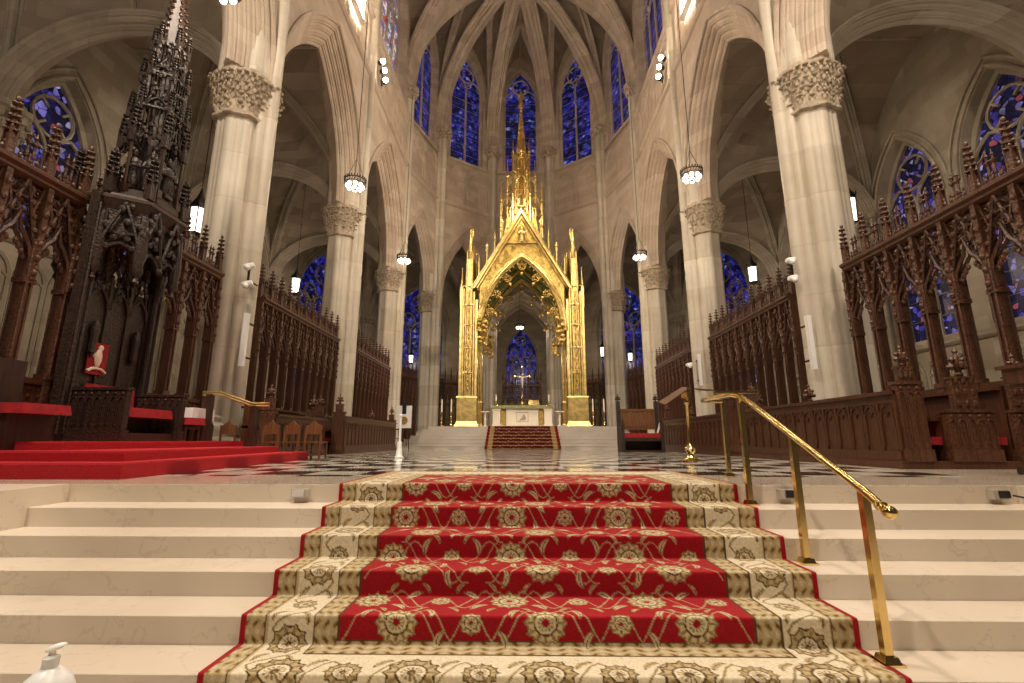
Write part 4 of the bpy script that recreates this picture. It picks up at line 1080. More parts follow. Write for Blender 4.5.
def candle(loc, hs, hc, label, name='candlestick'):
    p = empty(name, loc, 0, label, 'candlestick'); m = MB()
    m.lathe([(.13,0),(.13,.03),(.06,.07),(.03,.14),(.055,.2),(.025,.26)]+[(.025,hs*.5),(.05,hs*.54),(.025,hs*.58),(.025,hs*.85),(.06,hs*.9),(.03,hs*.94),(.09,hs),(.03,hs+.01)], n=12); m.build('stick', M['brass'], p, 40)
    m = MB(); m.lathe([(.035,hs),(.035,hs+hc),(.006,hs+hc+.01),(.004,hs+hc+.05)], n=10); m.build('candle', M['ivory'], p, 40); return p
candle((-1.40, 25.2, ZP+1.135), .10, .48, 'white candle in a short holder at the left end of the altar')
candle((1.42, 25.2, ZP+1.135), .10, .48, 'white candle in a short holder at the right end of the altar')
for x, l in ((-4.02, 'tall brass candlestick with white candle, outermost left of the gilded canopy'), (-3.55, 'tall brass candlestick with white candle, close against the left canopy pier'), (3.50, 'tall brass candlestick with white candle, close against the right canopy pier'), (4.05, 'tall brass candlestick with white candle, outermost right of the gilded canopy')):
    candle((x, 23.6, ZP), .72, .62, l)
for x, l in ((-1.95, 'slim marble credence stand at the left end of the altar'), (1.95, 'slim marble credence stand at the right end of the altar')):
    p = empty('credence_stand', (x, 24.9, ZP), 0, l, 'stand'); m = MB(); m.lathe([(.17,0),(.17,.04),(.06,.1),(.045,.3),(.08,.42),(.045,.52),(.05,.7),(.09,.78)], n=12); m.build('pedestal', M['white_marble'], p, 40)
    m = MB(); m.box(-.22,.22,-.18,.18,.78,.83); m.build('stand_top', M['white_marble'], p, 0)

# ------------------------------------------------------------------ gilded canopy over the altar
bd = empty('gilded_canopy', (0, 25.6, ZP), 0, 'towering gilded gothic canopy with gables and central spire over the altar', 'canopy')
HD = 1.65                     # half depth
def spire_pts(mb, x, y, z0, H, r, n=8, crock=True, knobs=7):
    mb.lathe([(r,z0),(r*1.15,z0+.02*H),(r*.85,z0+.05*H),(.012,z0+H*.95),(0,z0+H*.95)], (x,y,0), n)
    mb.blob((x,y,z0+H*.96), r*.35, r*.35, r*.5, 6, 4)
    if crock:
        for k in range(knobs):
            f = (k+.5)/knobs; rr = r*(1-f)*.95+.012
            for a in range(4): mb.blob((x+rr*math.cos(PI/4+a*PI/2), y+rr*math.sin(PI/4+a*PI/2), z0+H*(.05+.88*f)), r*.20, r*.20, r*.22, 5, 3)
for sx in (-1, 1):
    for sy in (-1, 1):
        pr = empty('pier', (sx*2.78, sy*HD, 0)); pr.parent = bd
        m = MB()     # plinth and panelled pedestal
        m.box(-.62,.62,-.55,.55,0,.10,(.03,.03)); m.box(-.56,.56,-.5,.5,.10,.26,(.05,.05)); m.box(-.50,.50,-.45,.45,.26,1.42)
        for k in range(6):
            x = -.42+.168*k; m.tube([(x-.055,-.46,.36),(x-.055,-.46,1.2),(x,-.46,1.33),(x+.055,-.46,1.2),(x+.055,-.46,.36)], .014, 4)
        m.box(-.54,.54,-.49,.49,1.42,1.50,(.03,.03)); m.build('pedestal', M['gold'], pr, 20)
        m = MB()     # clustered shafts rising to the pinnacle
        ox = sx
        m.box(-.13,.13,-.2,.2,6.3,7.9); m.box(-.11,.11,-.14,.14,1.5,6.3)
        for dx, w_, h_ in ((-.27,.055,7.2),(-.15,.035,8.6),(.15,.035,8.6),(.27,.055,7.0)):
            m.tube([(dx,-.24,1.5),(dx,-.24,h_)], w_, 8); m.tube([(dx,.22,1.5),(dx,.22,h_)], w_, 8)
        for dx in (-.40, .40):
            m.box(dx-.06,dx+.06,-.2,.2,1.5,6.6+.7*(dx*sx > 0))
        for zz in (2.7, 4.0, 5.2, 6.3, 7.3): m.box(-.34,.34,-.27,.27,zz,zz+.06,(.03,.03))
        m.build('shafts', M['gold'], pr, 40)
        g_ = MB(); g_.box(-.38,.38,-.10,.10,1.5,6.5); g_.build('recess', M['goldp'], pr, 0)  # dark backing stands in for shade in the gaps between shafts
        m = MB()     # niches with tiny figures on the middle of the pier
        for q in range(12):
            zz = 1.75+q*.45
            m.blob((0,-.25,zz+.12), .05, .04, .13, 6, 5); m.blob((0,-.26,zz+.28), .035, .035, .04, 6, 4)
            m.tube([(-.09,-.26,zz+.2),(-.07,-.28,zz+.34),(0,-.30,zz+.43),(.07,-.28,zz+.34),(.09,-.26,zz+.2)], .016, 4)
        m.build('niche_figures', M['goldd'], pr, 40)
        m = MB(); m.box(-.16,.16,-.16,.16,7.9,8.9)
        for a in (-.15,.15):
            for b_ in (-.15,.15): m.tube([(a,b_,7.6),(a,b_,9.0)], .03, 6); spire_pts(m, a, b_, 9.0, .35, .04, 6, False)
        spire_pts(m, 0, 0, 8.9, 1.75, .17); spire_pts(m, sx*.42, 0, 7.2, 1.25, .10); m.box(sx*.42-.08, sx*.42+.08, -.1, .1, 6.2, 7.3)
        m.build('pinnacle', M['gold'], pr, 40)
# gables with cusped arches on four sides
def gable(F, hw, zs, apex, gfoot, gap, name):
    m = MB(); A = hw-.02
    # spandrel plate between arch and gable
    P = arch_pts(A, apex-zs, 0, 16)
    top = []
    for u, z in P:
        top.append(gap-(gap-gfoot)*abs(u)/(hw+.25))
    for t_ in (-.05, .05): m.grid([[F(u,t_,zs+z) for u, z in P], [F(u,t_,max(tp, zs+z+.02)) for (u, z), tp in zip(P, top)]])
    m.build(name+'_spandrel', M['goldd'], bd, 20)
    m = MB()
    for off, r in ((0,.09),(.14,.05),(-.12,.05)):
        m.tube([F(u,-.10+.03*(off != 0),zs+z) for u, z in arch_pts(A+off, apex-zs+off, 0, 16)], r, 7)
    for t_ in (-.12, .12):
        for sg in (-1, 1):
            m.tube([F(sg*(hw+.30),t_,gfoot-.15), F(0,t_,gap+.05)], .10, 6); m.tube([F(sg*(hw+.12),t_*1.3,gfoot-.15), F(0,t_*1.3,gap-.28)], .04, 5)
            m.tube([F(sg*(hw+.45),t_,gfoot-.15), F(0,t_,gap+.22)], .04, 5)
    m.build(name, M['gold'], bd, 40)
    m = MB()
    for i in range(1, 2*16, 1):       # cusps: looped fringe within the arch
        u, z = P[i]; 
        if i % 4 == 0:
            cu, cz = u*.80, zs+z*.86; mm = m; m = MB()
            m.tube([F(cu+.19*math.cos(2*PI*k/10), -.08, cz+.19*math.sin(2*PI*k/10)) for k in range(10)], .035, 5, True)
            for k in range(5): m.blob(F(cu+.10*math.cos(2*PI*k/5), -.10, cz+.10*math.sin(2*PI*k/5)), .05, .04, .05, 6, 4)
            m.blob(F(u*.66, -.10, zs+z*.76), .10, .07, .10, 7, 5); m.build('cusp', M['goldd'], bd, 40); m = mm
        m.blob(F(u*.88, -.1, zs+z*.93), .055, .05, .055, 6, 4)
    for q in range(26):               # scroll work in the spandrels
        u = random.uniform(-hw*.92, hw*.92); zt = gap-(gap-gfoot)*abs(u)/(hw+.25); za = zs+[z for uu, z in P if uu >= u-1e-6][0]
        if zt-za < .25: continue
        z = random.uniform(za+.12, zt-.12); m.tube([F(u+.12*math.cos(2*PI*k/8), -.08, z+.12*math.sin(2*PI*k/8)) for k in range(8)], .022, 4, True); m.blob(F(u,-.09,z), .05,.03,.05,6,4)
    m.build(name+'_fringe', M['goldd'], bd, 40); m = MB()
    # figure in the gable head
    q = statue_mb(.85); m.add([F(v[0], v[1]*.8-.16, v[2]+gap-1.75) for v in q.v], q.f)
    m.tube([F(-.22,-.12,gap-1.7), F(-.22,-.12,gap-1.0), F(0,-.12,gap-.75), F(.22,-.12,gap-1.0), F(.22,-.12,gap-1.7)], .035, 5)
    m.tube([F(-.8,-.12,gap-1.78), F(.8,-.12,gap-1.78)], .045, 5)
    m.build(name+'_figure', M['gold'], bd, 40); m = MB()
    for sg in (-1, 1):                # corbel foliage at the springing
        m = MB()
        for k in range(14): m.blob(F(sg*(A-.02-.42*random.random()), -.1-.15*random.random(), zs+random.uniform(-.75, .7)), .12, .10, .12, 7, 5)
        for k in range(4): m.tube([F(sg*(A-.25+.16*math.cos(2*PI*j/8)), -.15, zs-.5+k*.32+.16*math.sin(2*PI*j/8)) for j in range(8)], .03, 5, True)
        m.build('corbel_foliage', M['goldd'], bd, 40)
    # row of slim pinnacles standing on the gable slopes
    m = MB()
    for sg in (-1, 1):
        for k in range(5):
            m = MB(); u = sg*(hw+.05-.42*k); z0 = gap-(gap-gfoot)*abs(u)/(hw+.30); m.tube([F(u,.05,z0-.3), F(u,.05,z0+.9)], .045, 6)
            c = F(u,.05,0)
            if k in (1, 3):
                q = statue_mb(.5); m.add([(v[0]+c[0], v[1]+c[1], v[2]+z0+.9) for v in q.v], q.f)
            else: spire_pts(m, c[0], c[1], z0+.9, .5, .06, 6, False)
            m.build('statuette' if k in (1, 3) else 'slim_pinnacle', M['gold'], bd, 40)
gable(frame((0,-HD-.12), 0), 2.25, 4.9, 9.0, 7.35, 11.55, 'front_gable')
gable(frame((0, HD+.12), PI), 2.25, 4.9, 9.0, 7.35, 11.55, 'rear_gable')
gable(frame((2.78+.1, 0), PI/2), 1.3, 5.2, 8.2, 7.35, 10.2, 'side_gable')
gable(frame((-2.78-.1, 0), -PI/2), 1.3, 5.2, 8.2, 7.35, 10.2, 'side_gable')
# vaulted lining
m = MB(); P = arch_pts(2.25, 4.1, 0, 14)
m.grid([[(u, y, 4.9+z) for u, z in P] for y in (-HD, -HD*.5, 0, HD*.5, HD)])
m.grid([[(u*1.03, y, 4.95+z*1.03) for u, z in P] for y in (-HD, 0, HD)])
lin = m.build('vault_lining', M['green'], bd, 40)
m = MB()
for y in (-HD*.55, 0, HD*.55): m.tube([(u*.985, y, 4.9+z*.99) for u, z in P], .06, 6)
for sg in (-1, 1): m.tube([(u*.985, sg*HD*.9*u/2.25, 4.9+z*.99) for u, z in P], .07, 6)
m.build('lining_ribs', M['goldd'], lin, 40)
# roof body and the central fleche in tiers
m = MB(); m.box(-1.6,1.6,-HD,HD,9.12,9.5,(.3,.3)); m.box(-1.35,1.35,-1.2,1.2,9.1,10.6,(.3,.3)); m.box(-1.0,1.0,-.95,.95,10.5,12.0,(.2,.2)); m.build('roof', M['goldd'], bd, 0)
m = MB()
def octa(r, n=8): return [(r*math.cos(PI/8+k*2*PI/n), r*math.sin(PI/8+k*2*PI/n)) for k in range(n)]
for r, z0, z1, rp, sp in ((1.28, 10.6, 13.0, .07, 1.2), (.88, 12.0, 14.6, .07, 1.1), (.52, 13.2, 16.3, .07, .9)):
    for x, y in octa(r):
        m.tube([(x,y,z0),(x,y,z1)], rp, 6); spire_pts(m, x, y, z1, sp, .085, 6, False)
        for f in (.3, .6, .95): m.lathe([(0,z0+(z1-z0)*f-.05),(rp*1.9,z0+(z1-z0)*f),(0,z0+(z1-z0)*f+.05)], (x,y,0), 8)
    O = octa(r)
    for (ax_, ay), (bx, by) in zip(O, O[1:]+O[:1]):
        F = frame(((ax_+bx)/2,(ay+by)/2), math.atan2(by-ay, bx-ax_)); L = math.hypot(bx-ax_, by-ay)
        m.tube([F(u,0,z1-.7+z) for u, z in arch_pts(L/2*.9, L*.8, 0, 5)], .04, 5); m.tube([F(-L/2,0,z0+.5), F(L/2,0,z0+.5)], .04, 5)
m.lathe([(.62,11.5),(.55,12.5),(.40,14.0),(.34,16.0),(.40,16.3),(.30,16.4)], n=8)
m.build('fleche', M['gold'], bd, 40)
m = MB(); spire_pts(m, 0, 0, 16.3, 3.6, .34, 8, True, 14); m.build('spire', M['gold'], bd, 40)
o = statue_mb(1.0).build('crowning_figure', M['gold'], bd, 40, (0, 0, 19.7))
m = MB(); m.lathe([(0,19.55),(.2,19.62),(.2,19.7),(0,19.72)], n=10); m.build('figure_base', M['gold'], bd, 40)

# ------------------------------------------------------------------ brass handrail at right
h = empty('brass_handrail', (1.83, 3.5, 0), 0, 'polished brass handrail with three square posts descending the marble steps', 'handrail')
def add_rail(pts, r, name, par, off, mat='brass', n=12): 
    m = MB(); m.tube([(p[0]-off[0], p[1]-off[1], p[2]-off[2]) for p in pts], r, n); return m.build(name, M[mat], par, 60)
off = (1.83, 3.5, 0)
top = lambda y: .765+(y-4.15)*(.44)
pts = [(2.12,5.25,.80),(1.86,5.12,.80),(1.83,4.9,.80),(1.83,4.35,.79),(1.83,4.2,.765),(1.83,4.05,.71),(1.79,2.74,.11),(1.775,2.58,.035)]
add_rail(pts, .022, 'rail', h, off); 
m = MB(); m.blob((1.775-off[0], 2.55-off[1], .022), .034, .038, .034, 10, 7); m.lathe([(.024,-.02),(.034,0),(.024,.02)], (1.78-off[0], 2.61-off[1], .045), 12); m.build('rail_end_knob', M['brass'], h, 50)
for (x, y, zb, zt) in ((1.83,4.18,-.15,.75),(1.87,3.52,-.45,.45),(1.80,2.76,-.75,.10),(2.13,5.25,0,.80)):
    e = empty('post', (x-off[0], y-off[1], zb)); e.parent = h
    m = MB(); H = zt-zb; m.box(-.021,.021,-.021,.021,.04,H); m.build('shaft', M['brass'], e, 0)
    m = MB(); m.box(-.055,.055,-.055,.055,0,.012); m.box(-.042,.042,-.042,.042,.012,.04,(.008,.008)); m.build('base_plate', M['brass'], e, 0)
m = MB(); m.loft([[(.0+.20*math.cos(a), .05*math.sin(a), z) for a in [2*PI*k/20 for k in range(20)]] for z in (.80-.008, .80+.012)]); m.build('top_plate', M['brass'], h, 30, (1.83-off[0]+.0, 4.25-off[1], 0))
# wooden handrail on the dais
h = empty('wooden_handrail', (-5.3, 9.0, 0), 0, 'wooden handrail with gilt top rail descending the red dais steps', 'handrail')
off = (-5.3, 9.0, 0)
m = MB()
RL = [(-6.20,8.95,1.27),(-5.87,8.95,1.27),(-5.22,8.95,1.05),(-4.90,8.95,1.05)]
for dz in (.022, -.028): m.tube([(p[0]-off[0], p[1]-off[1], p[2]+dz) for p in RL], .022, 8)
m.build('rail', M['gold'], h, 50)
for x, zb, zt in ((-6.05,.37,1.25),(-5.18,.27,1.03)):
    m = MB(); X_ = x-off[0]; m.box(X_-.055,X_+.055,-.10,.0,zb,zt); m.box(X_-.085,X_+.085,-.13,.03,zb,zb+.30); m.box(X_-.075,X_+.075,-.12,.02,zb+.30,zb+.33); m.build('post', M['wood'], h, 0)

# ------------------------------------------------------------------ bookstand, white post, easel, pulpit
t = empty('bookstand', (2.98, 8.8, 0), 0, 'brass pillar bookstand with a slanting wooden desk top', 'lectern')
m = MB(); m.lathe([(.16,0),(.16,.03),(.11,.06),(.06,.10),(.05,.14),(.085,.20),(.09,.24),(.05,.30),(.035,.36),(.03,.5),(.03,1.02),(.05,1.05),(.055,1.09),(.03,1.13),(.02,1.2)], n=20); m.build('pillar', M['brass'], t, 40)
for sg in (-1, 1):
    m = MB(); m.loft([[(0,-.18,1.30),(sg*.46,-.22,1.26 if sg > 0 else 1.00),(sg*.46,.22,1.30 if sg > 0 else 1.08),(0,.18,1.36)],[(0,-.18,1.32),(sg*.46,-.22,1.28 if sg > 0 else 1.02),(sg*.46,.22,1.32 if sg > 0 else 1.10),(0,.18,1.38)]]); m.build('desk_top', M['woodr'], t, 0)
m = MB(); m.box(-.04,.04,-.16,.16,1.16,1.32); m.build('desk_bracket', M['brass'], t, 0)
t = empty('stanchion_post', (-2.80, 10.7, 0), 0, 'slender white post standing alone on the checkered floor', 'post')
m = MB(); m.lathe([(.10,0),(.10,.02),(.07,.05),(.05,.30),(.05,.34),(.035,.36)], n=16); m.build('base', M['plastic'], t, 40)
m = MB(); m.lathe([(.028,.34),(.028,.90),(.04,.91),(.04,.95),(.02,.97)], n=14); m.build('shaft', M['plastic'], t, 40)
t = empty('easel', (-5.1, 20.4, 0), 0, 'dark easel holding a white framed board with a round gold picture', 'easel')
m = MB()
for p_, q_ in (((-.25,0,0),(0,.1,2.1)),((.25,0,0),(0,.1,2.1)),((0,.6,0),(0,.12,2.0)),((-.35,-.02,.85),(.35,-.02,.85))): m.tube([p_, q_], .025, 6)
m.build('stand', M['wood'], t, 0)
m = MB(); m.box(-.32,.32,-.05,-.01,.9,1.85); b = m.build('board', M['cloth'], t, 0)
m = MB(); m.lathe([(.17,-.008),(.17,.008)], n=24); g = m.build('gold_disc', M['goldd'], b, 30, (0, -.06, 1.22)); g.rotation_euler.x = PI/2
m = MB(); m.box(-.09,.09,-.07,-.05,1.5,2.0); m.build('dark_frame', M['iron'], b, 0)
t = empty('pulpit_desk', (5.84, 5.35, 0), 0, 'reddish wooden reading desk with carved front at the far right edge', 'desk')
m = MB(); m.box(-.42,.75,-.38,.1,1.00,1.17); m.box(-.46,.8,-.42,.13,1.17,1.21); m.box(-.38,.7,-.34,.08,.96,1.00); m.build('desk_top', M['woodr'], t, 0)
m = MB(); m.box(-.22,.62,-.22,.08,.10,.96)
for k in range(4):
    for j in range(2): m.blob((-.12+.2*k, -.23, .62+.18*j), .07, .025, .07, 8, 5)
    m.box(-.2+.2*k, -.17+.2*k, -.245, -.22, .12, .5)
m.build('carved_front', M['carved'], t, 30)
m = MB(); m.box(-.28,.68,-.28,.3,0,.10); m.build('plinth', M['wood'], t, 0)
# potted leaves
t = empty('leafy_finial', (6.12, 5.30, 1.21), 0, 'small dark leafy ornament standing on the reddish reading desk', 'ornament')
poppy_mb(0, .62).build('carved_leaves', M['carved'], t, 40)

# ------------------------------------------------------------------ small gothic chairs on the left
def chair(x, y, rz, label, first=[None]):
    if first[0] is None:
        p = empty('gothic_chair', (x, y, 0), rz, label, 'chair', 'small gothic oak chairs')
        m = MB(); m.box(-.2,.2,-.2,.2,.40,.44); m.build('seat', M['lwood'], p, 0)
        m = MB(); m.loft([[(u,t_,z) for u, z in [(-.18,.62),(-.18,.82),(-.10,.86),(0,.96),(.10,.86),(.18,.82),(.18,.62)]] for t_ in (.17,.20)]); m.build('backrest', M['lwood'], p, 0)
        for sx in (-1, 1):
            for sy, h_ in ((-1,.40),(1,.84)): m = MB(); m.box(sx*.17-.018,sx*.17+.018,sy*.18-.018,sy*.18+.018,0,h_); m.build('leg', M['lwood'], p, 0)
        m = MB(); m.box(-.17,.17,-.19,-.16,.1,.13); m.box(-.17,.17,.16,.19,.1,.13); m.box(-.17,-.15,-.18,.18,.2,.23); m.box(.15,.17,-.18,.18,.2,.23); m.build('stretcher', M['lwood'], p, 0)
        first[0] = p; p.scale = (.9,.9,.82); return p
    return dup(first[0], loc=(x, y, 0), rz=rz, label=label)
chair(-6.16, 9.98, PI, 'small gothic wooden chair against the nearest left stone pier, darkest of the row')
chair(-5.24, 9.95, PI, 'small gothic wooden chair just right of the lower wooden handrail post')
chair(-4.78, 9.95, PI-.1, 'small gothic wooden chair at the middle of the row left of the bench end')
chair(-4.36, 9.95, PI, 'small gothic wooden chair at the end of the row nearest the checkered aisle')

# ------------------------------------------------------------------ hanging lights
def chandelier_proto():
    p = empty('ring_chandelier', (0,0,0), 0, 'x', 'chandelier', 'lit ring chandeliers along the nave'); m = MB(); R = .34
    for z in (0, .14): m.tube([(R*math.cos(2*PI*k/24), R*math.sin(2*PI*k/24), z) for k in range(24)], .022, 6, True)
    for k in range(24):
        a = 2*PI*k/24; m.tube([(R*math.cos(a), R*math.sin(a), 0), (R*1.03*math.cos(a+.13), R*1.03*math.sin(a+.13), .14)], .01, 4); m.blob((R*1.02*math.cos(a), R*1.02*math.sin(a), .19), .022, .022, .045, 5, 4)
    for k in range(3): m.tube([(R*math.cos(k*2*PI/3), R*math.sin(k*2*PI/3), .12), (0,0,.95)], .009, 4)
    m.lathe([(0,-.30),(.03,-.27),(.015,-.22),(.06,-.16),(.02,-.1),(.02,.1)], n=8)
    for k in range(8): m.tube([(0,0,0),(R*math.cos(k*PI/4), R*math.sin(k*PI/4), 0)], .012, 4)
    m.build('iron_ring', M['iron'], p, 40)
    for k in range(8):
        a = (k+.5)*PI/4; m = MB(); m.lathe([(.02,-.02),(.055,-.05),(.068,-.11),(.05,-.16),(.02,-.18)], (R*.72*math.cos(a), R*.72*math.sin(a), .04), 10); m.build('glass_shade', M['lamp'], p, 40)
    m = MB()
    m.lathe([(.03,-.04),(.07,-.08),(.075,-.14),(.04,-.19)], (0,0,.02), 10)
    m.build('glass_shade', M['lamp'], p, 40)
    m = MB(); m.tube([(0,0,.95),(0,0,9)], .012, 5); m.build('chain', M['iron'], p, 0)
    return p
ch = chandelier_proto(); ch.location = (-5.6, 14.2, 8.75); ch['label'] = 'lit ring chandelier hanging before the second left pier, second from the front'
for loc, l in (((5.6,14.2,8.95),'lit ring chandelier hanging before the second right pier, second from the front'),((-5.6,7.05,8.60),'lit chandelier cut by the picture top above the nearest left pier'),((5.55,6.9,8.75),'lit chandelier cut by the picture top above the nearest right pier'),
               ((-5.6,21.0,8.8),'small lit chandelier hanging before the third left pier'),((5.55,21.0,8.9),'small lit chandelier hanging before the third right pier'),((-.12,34.2,8.7),'lit chandelier seen through the canopy above the altar cross')):
    dup(ch, loc=loc, label=l)
def lantern_proto():
    p = empty('hanging_lantern', (0,0,0), 0, 'x', 'lantern', 'long glass lanterns hanging in the aisles'); m = MB()
    m.lathe([(.0,-.50),(.04,-.46),(.16,-.40),(.20,-.36),(.20,-.33),(.15,-.32)], n=6); m.lathe([(.17,.34),(.23,.37),(.23,.42),(.12,.62),(.05,.8),(.02,.95),(0,1.0)], n=6)
    for k in range(6):
        a = k*PI/3; m.tube([(.18*math.cos(a), .18*math.sin(a), -.34), (.21*math.cos(a), .21*math.sin(a), .38)], .014, 4); m.blob((.23*math.cos(a), .23*math.sin(a), .48), .02, .02, .07, 5, 4)
    m.build('frame', M['iron'], p, 30)
    m = MB(); m.lathe([(.11,-.42),(.16,-.34),(.19,.36),(.12,.38)], n=6); m.build('glass', M['lamp'], p, 0)
    m = MB(); m.tube([(0,0,1.0),(0,0,6.6)], .012, 5); m.build('chain', M['iron'], p, 0); return p
ln = lantern_proto(); ln.location = (-10.3, 13.6, 7.15); ln['label'] = 'large glass lantern lit in the left aisle beside the nearest left pier'; ln.scale = (1.2,1.2,1.2)
for loc, l, sc in (((9.95,13.4,7.2),'glass lantern lit in the right aisle, half hidden behind the nearest right pier',1.1),((-10.4,20.4,7.3),'glass lantern lit in the left aisle between the first and second piers',1),((10.5,20.5,7.75),'glass lantern lit in the right aisle between the first and second piers',1),
                  ((-6.35,35.0,6.9),'small lit lantern just right of the left apse pier, beside the gilded canopy',1),((-8.1,33.8,6.2),'small lit lantern between the third left pier and the apse pier',.8),((6.15,35.0,6.9),'small lit lantern just left of the right apse pier, beside the gilded canopy',1),((7.9,33.8,6.3),'small lit lantern between the third right pier and the apse pier',.8)):
    dup(ln, loc=loc, label=l, scale=(sc,sc,sc))
# triforium floodlights
for s, l in ((-1, 'cluster of bright floodlights on the left wall ledge below the clerestory'), (1, 'cluster of bright floodlights on the right wall ledge below the clerestory')):
    p = empty('floodlight', (s*6.55, 19.0, 17.25), 0, l, 'floodlight')
    m = MB(); m.tube([(0,0,-.6),(0,0,.6)], .04, 6); m.tube([(-s*.0,-.3,.3),(0,.3,-.1)], .03, 5); m.build('bracket', M['iron'], p, 0)
    m = MB(); g = MB()
    for dy, dz in ((-.28,.42),(.05,.22),(.26,-.12)):
        m.blob((0,dy,dz), .17, .15, .15, 10, 6); g.blob((-s*.10,dy-.08,dz), .12, .12, .12, 10, 6)
    m.build('housing', M['iron'], p, 40); g.build('lamp_glass', M['flood'], p, 40)
for s, l in ((-1, 'added glow panel for the bright patch high on the left clerestory ledge'), (1, 'added glow panel for the bright patch high on the right clerestory ledge')):  # added glowing panels stand in for brightly lit wall patches
    p = empty('glow_panel', (s*6.62, 15.5, 18.6), 0, l, 'floodlight')
    m = MB(); m.box(-.12,.12,-.9,.9,-1.25,-1.2); m.box(.0,.05,-.84,-.8,-1.2,1.7); m.box(.0,.05,.8,.84,-1.2,1.7); m.build('frame', M['plastic'], p, 0)
    for k in range(3):
        g = MB(); g.box(-.05,.05,-.78+.54*k,-.30+.54*k,-1.1,1.5); g.build('glow_slab', M['flood'], p, 0)
# speakers and spotlights on the piers
for x, y, z0, z1, l in ((-6.50, 10.55, 2.05, 3.3, 'thin white column loudspeaker fixed to the nearest left pier'), (6.52, 10.6, 1.95, 3.2, 'thin white column loudspeaker fixed to the nearest right pier'), (6.70, 17.75, 2.4, 3.6, 'thin white column loudspeaker on the second right pier')):
    p = empty('column_loudspeaker', (x, y, z0), 0, l, 'loudspeaker'); s = 1 if x > 0 else -1
    m = MB(); m.box(-.05,.05,-.05,.05,0,z1-z0); m.build('cabinet', M['plastic'], p, 0)
    m = MB(); m.box(.0*s,.0+.001,-.01,.01,0,.01); 
    q = MB(); q.box(-.02, .02, .05, .30, .2, .24); q.box(-.02,.02,.05,.30,z1-z0-.24,z1-z0-.2); q.build('bracket', M['iron'], p, 0)
for x, y, z, l in ((-6.55, 10.5, 4.0, 'pair of white spotlights fixed to the nearest left pier'), (6.40, 10.75, 4.15, 'pair of white spotlights fixed to the nearest right pier'), (6.35, 17.85, 3.2, 'small white spotlight fixed to the second right pier')):
    p = empty('spotlight', (x, y, z), 0, l, 'spotlight'); n = 1 if y > 15 else 2
    q = MB(); q.tube([(0,0,-.1),(0,0,.55 if n == 2 else .2)], .03, 6); q.tube([(0,0,.1),(0,.4,.1)], .02, 5); q.build('bracket', M['iron'], p, 0)
    for k in range(n):
        m = MB(); zz = k*.45; m.tube([(-.12,-.02,zz),(.0,0,zz),(.10,.02,zz+.04)], [.05,.09,.07], 10); m.blob((.0,-.08,zz-.06), .07,.07,.07, 8, 5); m.build('lamp_head', M['plastic'], p, 40)
# sanitizer bottle in the foreground on a slim pedestal
t = empty('pedestal_table', (-.945, .93, -1.05), 0, 'slim dark pedestal under the foreground bottle, below the picture', 'pedestal')
m = MB(); m.lathe([(.16,0),(.16,.02),(.03,.05),(.025,.83),(.09,.862),(.09,.877)], n=20); m.build('column', M['black'], t, 40)
bottle('sanitizer_bottle', (-.945, .93, -.171), 1.0, 'white plastic pump bottle in the lower left foreground').rotation_euler.z = .2
# floor outlets and the cable
for x, y, z, l in ((2.18, 4.235, -.06, 'black outlet box on the top riser right of the carpet'), (3.96, 4.235, -.06, 'black outlet box with a plugged cable at the right end of the top riser')):
    p = empty('outlet_box', (x, y, z), 0, l, 'outlet box'); m = MB(); m.box(-.07,.05,-.02,.045,-.045,.03); m.build('housing', M['altar_step'], p, 0)
    m = MB(); m.box(-.03,.06,-.030,-.02,-.035,.022); m.build('socket_plate', M['black'], p, 0)
p = empty('outlet_box', (-2.02, 4.24, -.065), 0, 'pale outlet box on the top riser left of the carpet', 'outlet box'); m = MB(); m.box(-.07,.07,-.02,.04,-.035,.03); m.build('housing', M['altar_step'], p, 0)
m = MB(); m.box(-.06,.04,-.026,-.02,-.03,.025); m.build('socket_plate', M['cloth'], p, 0)
m = MB(); m.tube([(4.03,4.20,-.07),(4.10,4.17,-.09),(4.13,4.12,-.141)] if False else [(4.02,4.19,-.07),(4.10,4.15,-.09),(4.12,4.06,-.12),(4.08,4.00,-.143),(4.13,3.96,-.143),(4.13,3.92,-.17),(4.13,3.90,-.29)], .008, 6)
tag(m.build('power_cable', M['black'], None, 60), 'thin black cable running from the right outlet box along the step', 'cable')
# ------------------------------------------------------------------ camera
cam = bpy.data.cameras.new('camera'); co = bpy.data.objects.new('camera', cam); COL.objects.link(co)
cam.sensor_width = 36; cam.lens = 470*36/1024; cam.clip_start = .05; cam.clip_end = 200
co.location = (-.10, 0, .38); co.rotation_euler = (PI/2+math.atan(99/470), 0, math.atan(8.5/480))
SC.camera = co
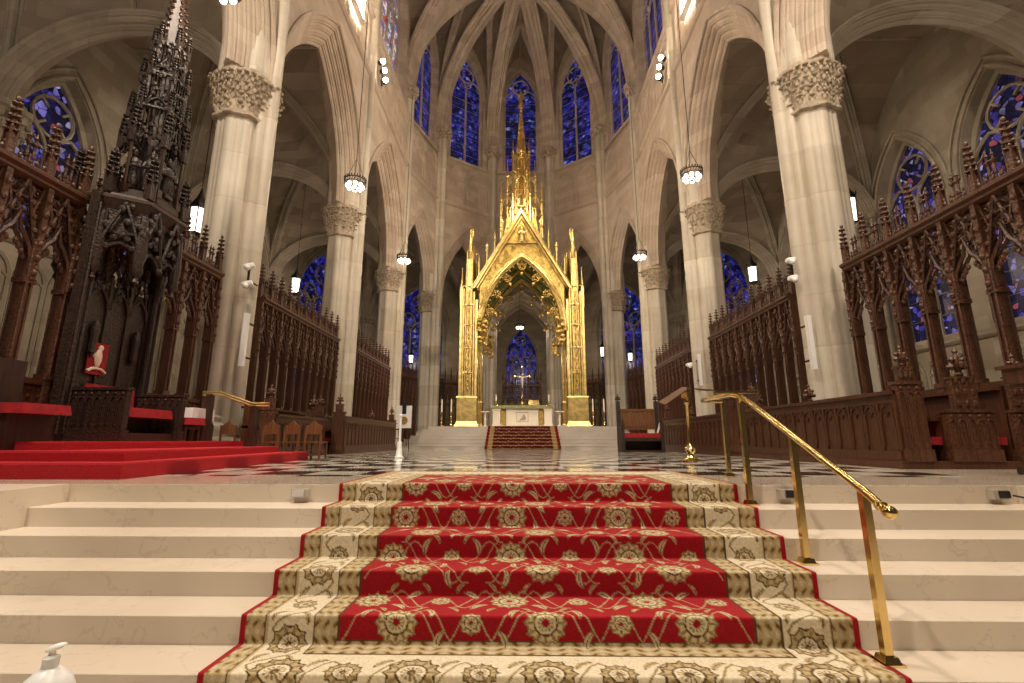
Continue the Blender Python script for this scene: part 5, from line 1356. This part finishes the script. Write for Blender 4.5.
# ------------------------------------------------------------------ lights
def spot(name, loc, tgt, power, size=70, col=(1,.85,.68), rad=.35, blend=.6):
    l = bpy.data.lights.new(name, 'SPOT'); l.energy = power; l.spot_size = R_(size); l.spot_blend = blend; l.color = col; l.shadow_soft_size = rad
    o = bpy.data.objects.new(name, l); COL.objects.link(o); o.location = loc
    o.rotation_euler = (Vector(tgt)-Vector(loc)).to_track_quat('-Z', 'Y').to_euler(); return o
def point(name, loc, power, col=(1,.82,.60), rad=.25):
    l = bpy.data.lights.new(name, 'POINT'); l.energy = power; l.color = col; l.shadow_soft_size = rad
    o = bpy.data.objects.new(name, l); COL.objects.link(o); o.location = loc; return o
# unseen floods added out of view to brighten steps, piers and aisle vaults
for s in (-1, 1):
    spot('added_flood', (s*6.0, -3.0, 15.0), (-s*2.5, 9, 1.5), 4000 if s < 0 else 2300, 80, rad=.4)
    spot('added_flood', (s*9.0, -2.0, 8.0), (s*11.5, 8.5, 14), 1300, 70, rad=.3)  # added to light up the near aisle vaults
    spot('added_flood', (s*5.5, 0.5, 17.0), (s*7, 14, 5), 5200, 70, rad=.4)
    spot('added_flood', (s*2.5, 4.2, 18.0), (s*2.0, 3.6, 0), 4100, 56, rad=.4)  # added overhead pair, brightens treads and leaves risers darker
    # triforium floodlights seen in the picture
    spot('triforium_flood', (s*6.0, 19.0, 17.3), (-s*5, 25, 4), 1200, 95)
    spot('triforium_flood', (s*6.0, 13.2, 17.6), (-s*7, 17, 10), 1500, 110)
    point('aisle_lamp', (s*10.7, 13.6, 6.3), 28 if s > 0 else 14); point('aisle_lamp', (s*10.7, 21.0, 6.3), 28)
    point('chandelier_lamp', (s*5.6, 7.1, 8.4), 160); point('chandelier_lamp', (s*5.6, 14.2, 8.3), 160); point('chandelier_lamp', (s*5.6, 21.2, 8.3), 160)
    point('ambulatory_lamp', (s*6.2, 35.2, 6.6), 60)
point('chapel_lamp', (0, 34, 8.2), 90); point('chapel_lamp', (0, 42, 7.5), 260); point('canopy_fill', (0, 25.2, 5.2), 160, rad=.15)  # the point inside the canopy is added to brighten its lining
point('apse_lamp', (0, 22, 14), 500, rad=.5)
w = bpy.data.worlds.new('world'); SC.world = w; w.use_nodes = True
w.node_tree.nodes['Background'].inputs[0].default_value = (1,.80,.58,1); w.node_tree.nodes['Background'].inputs[1].default_value = .045
SC.view_settings.view_transform = 'Standard'; SC.view_settings.look = 'None'; SC.view_settings.gamma = 1; SC.view_settings.use_curve_mapping = False
SC.view_settings.exposure = 0.18
SC.cycles.use_denoising = True; SC.cycles.max_bounces = 6; SC.cycles.diffuse_bounces = 4
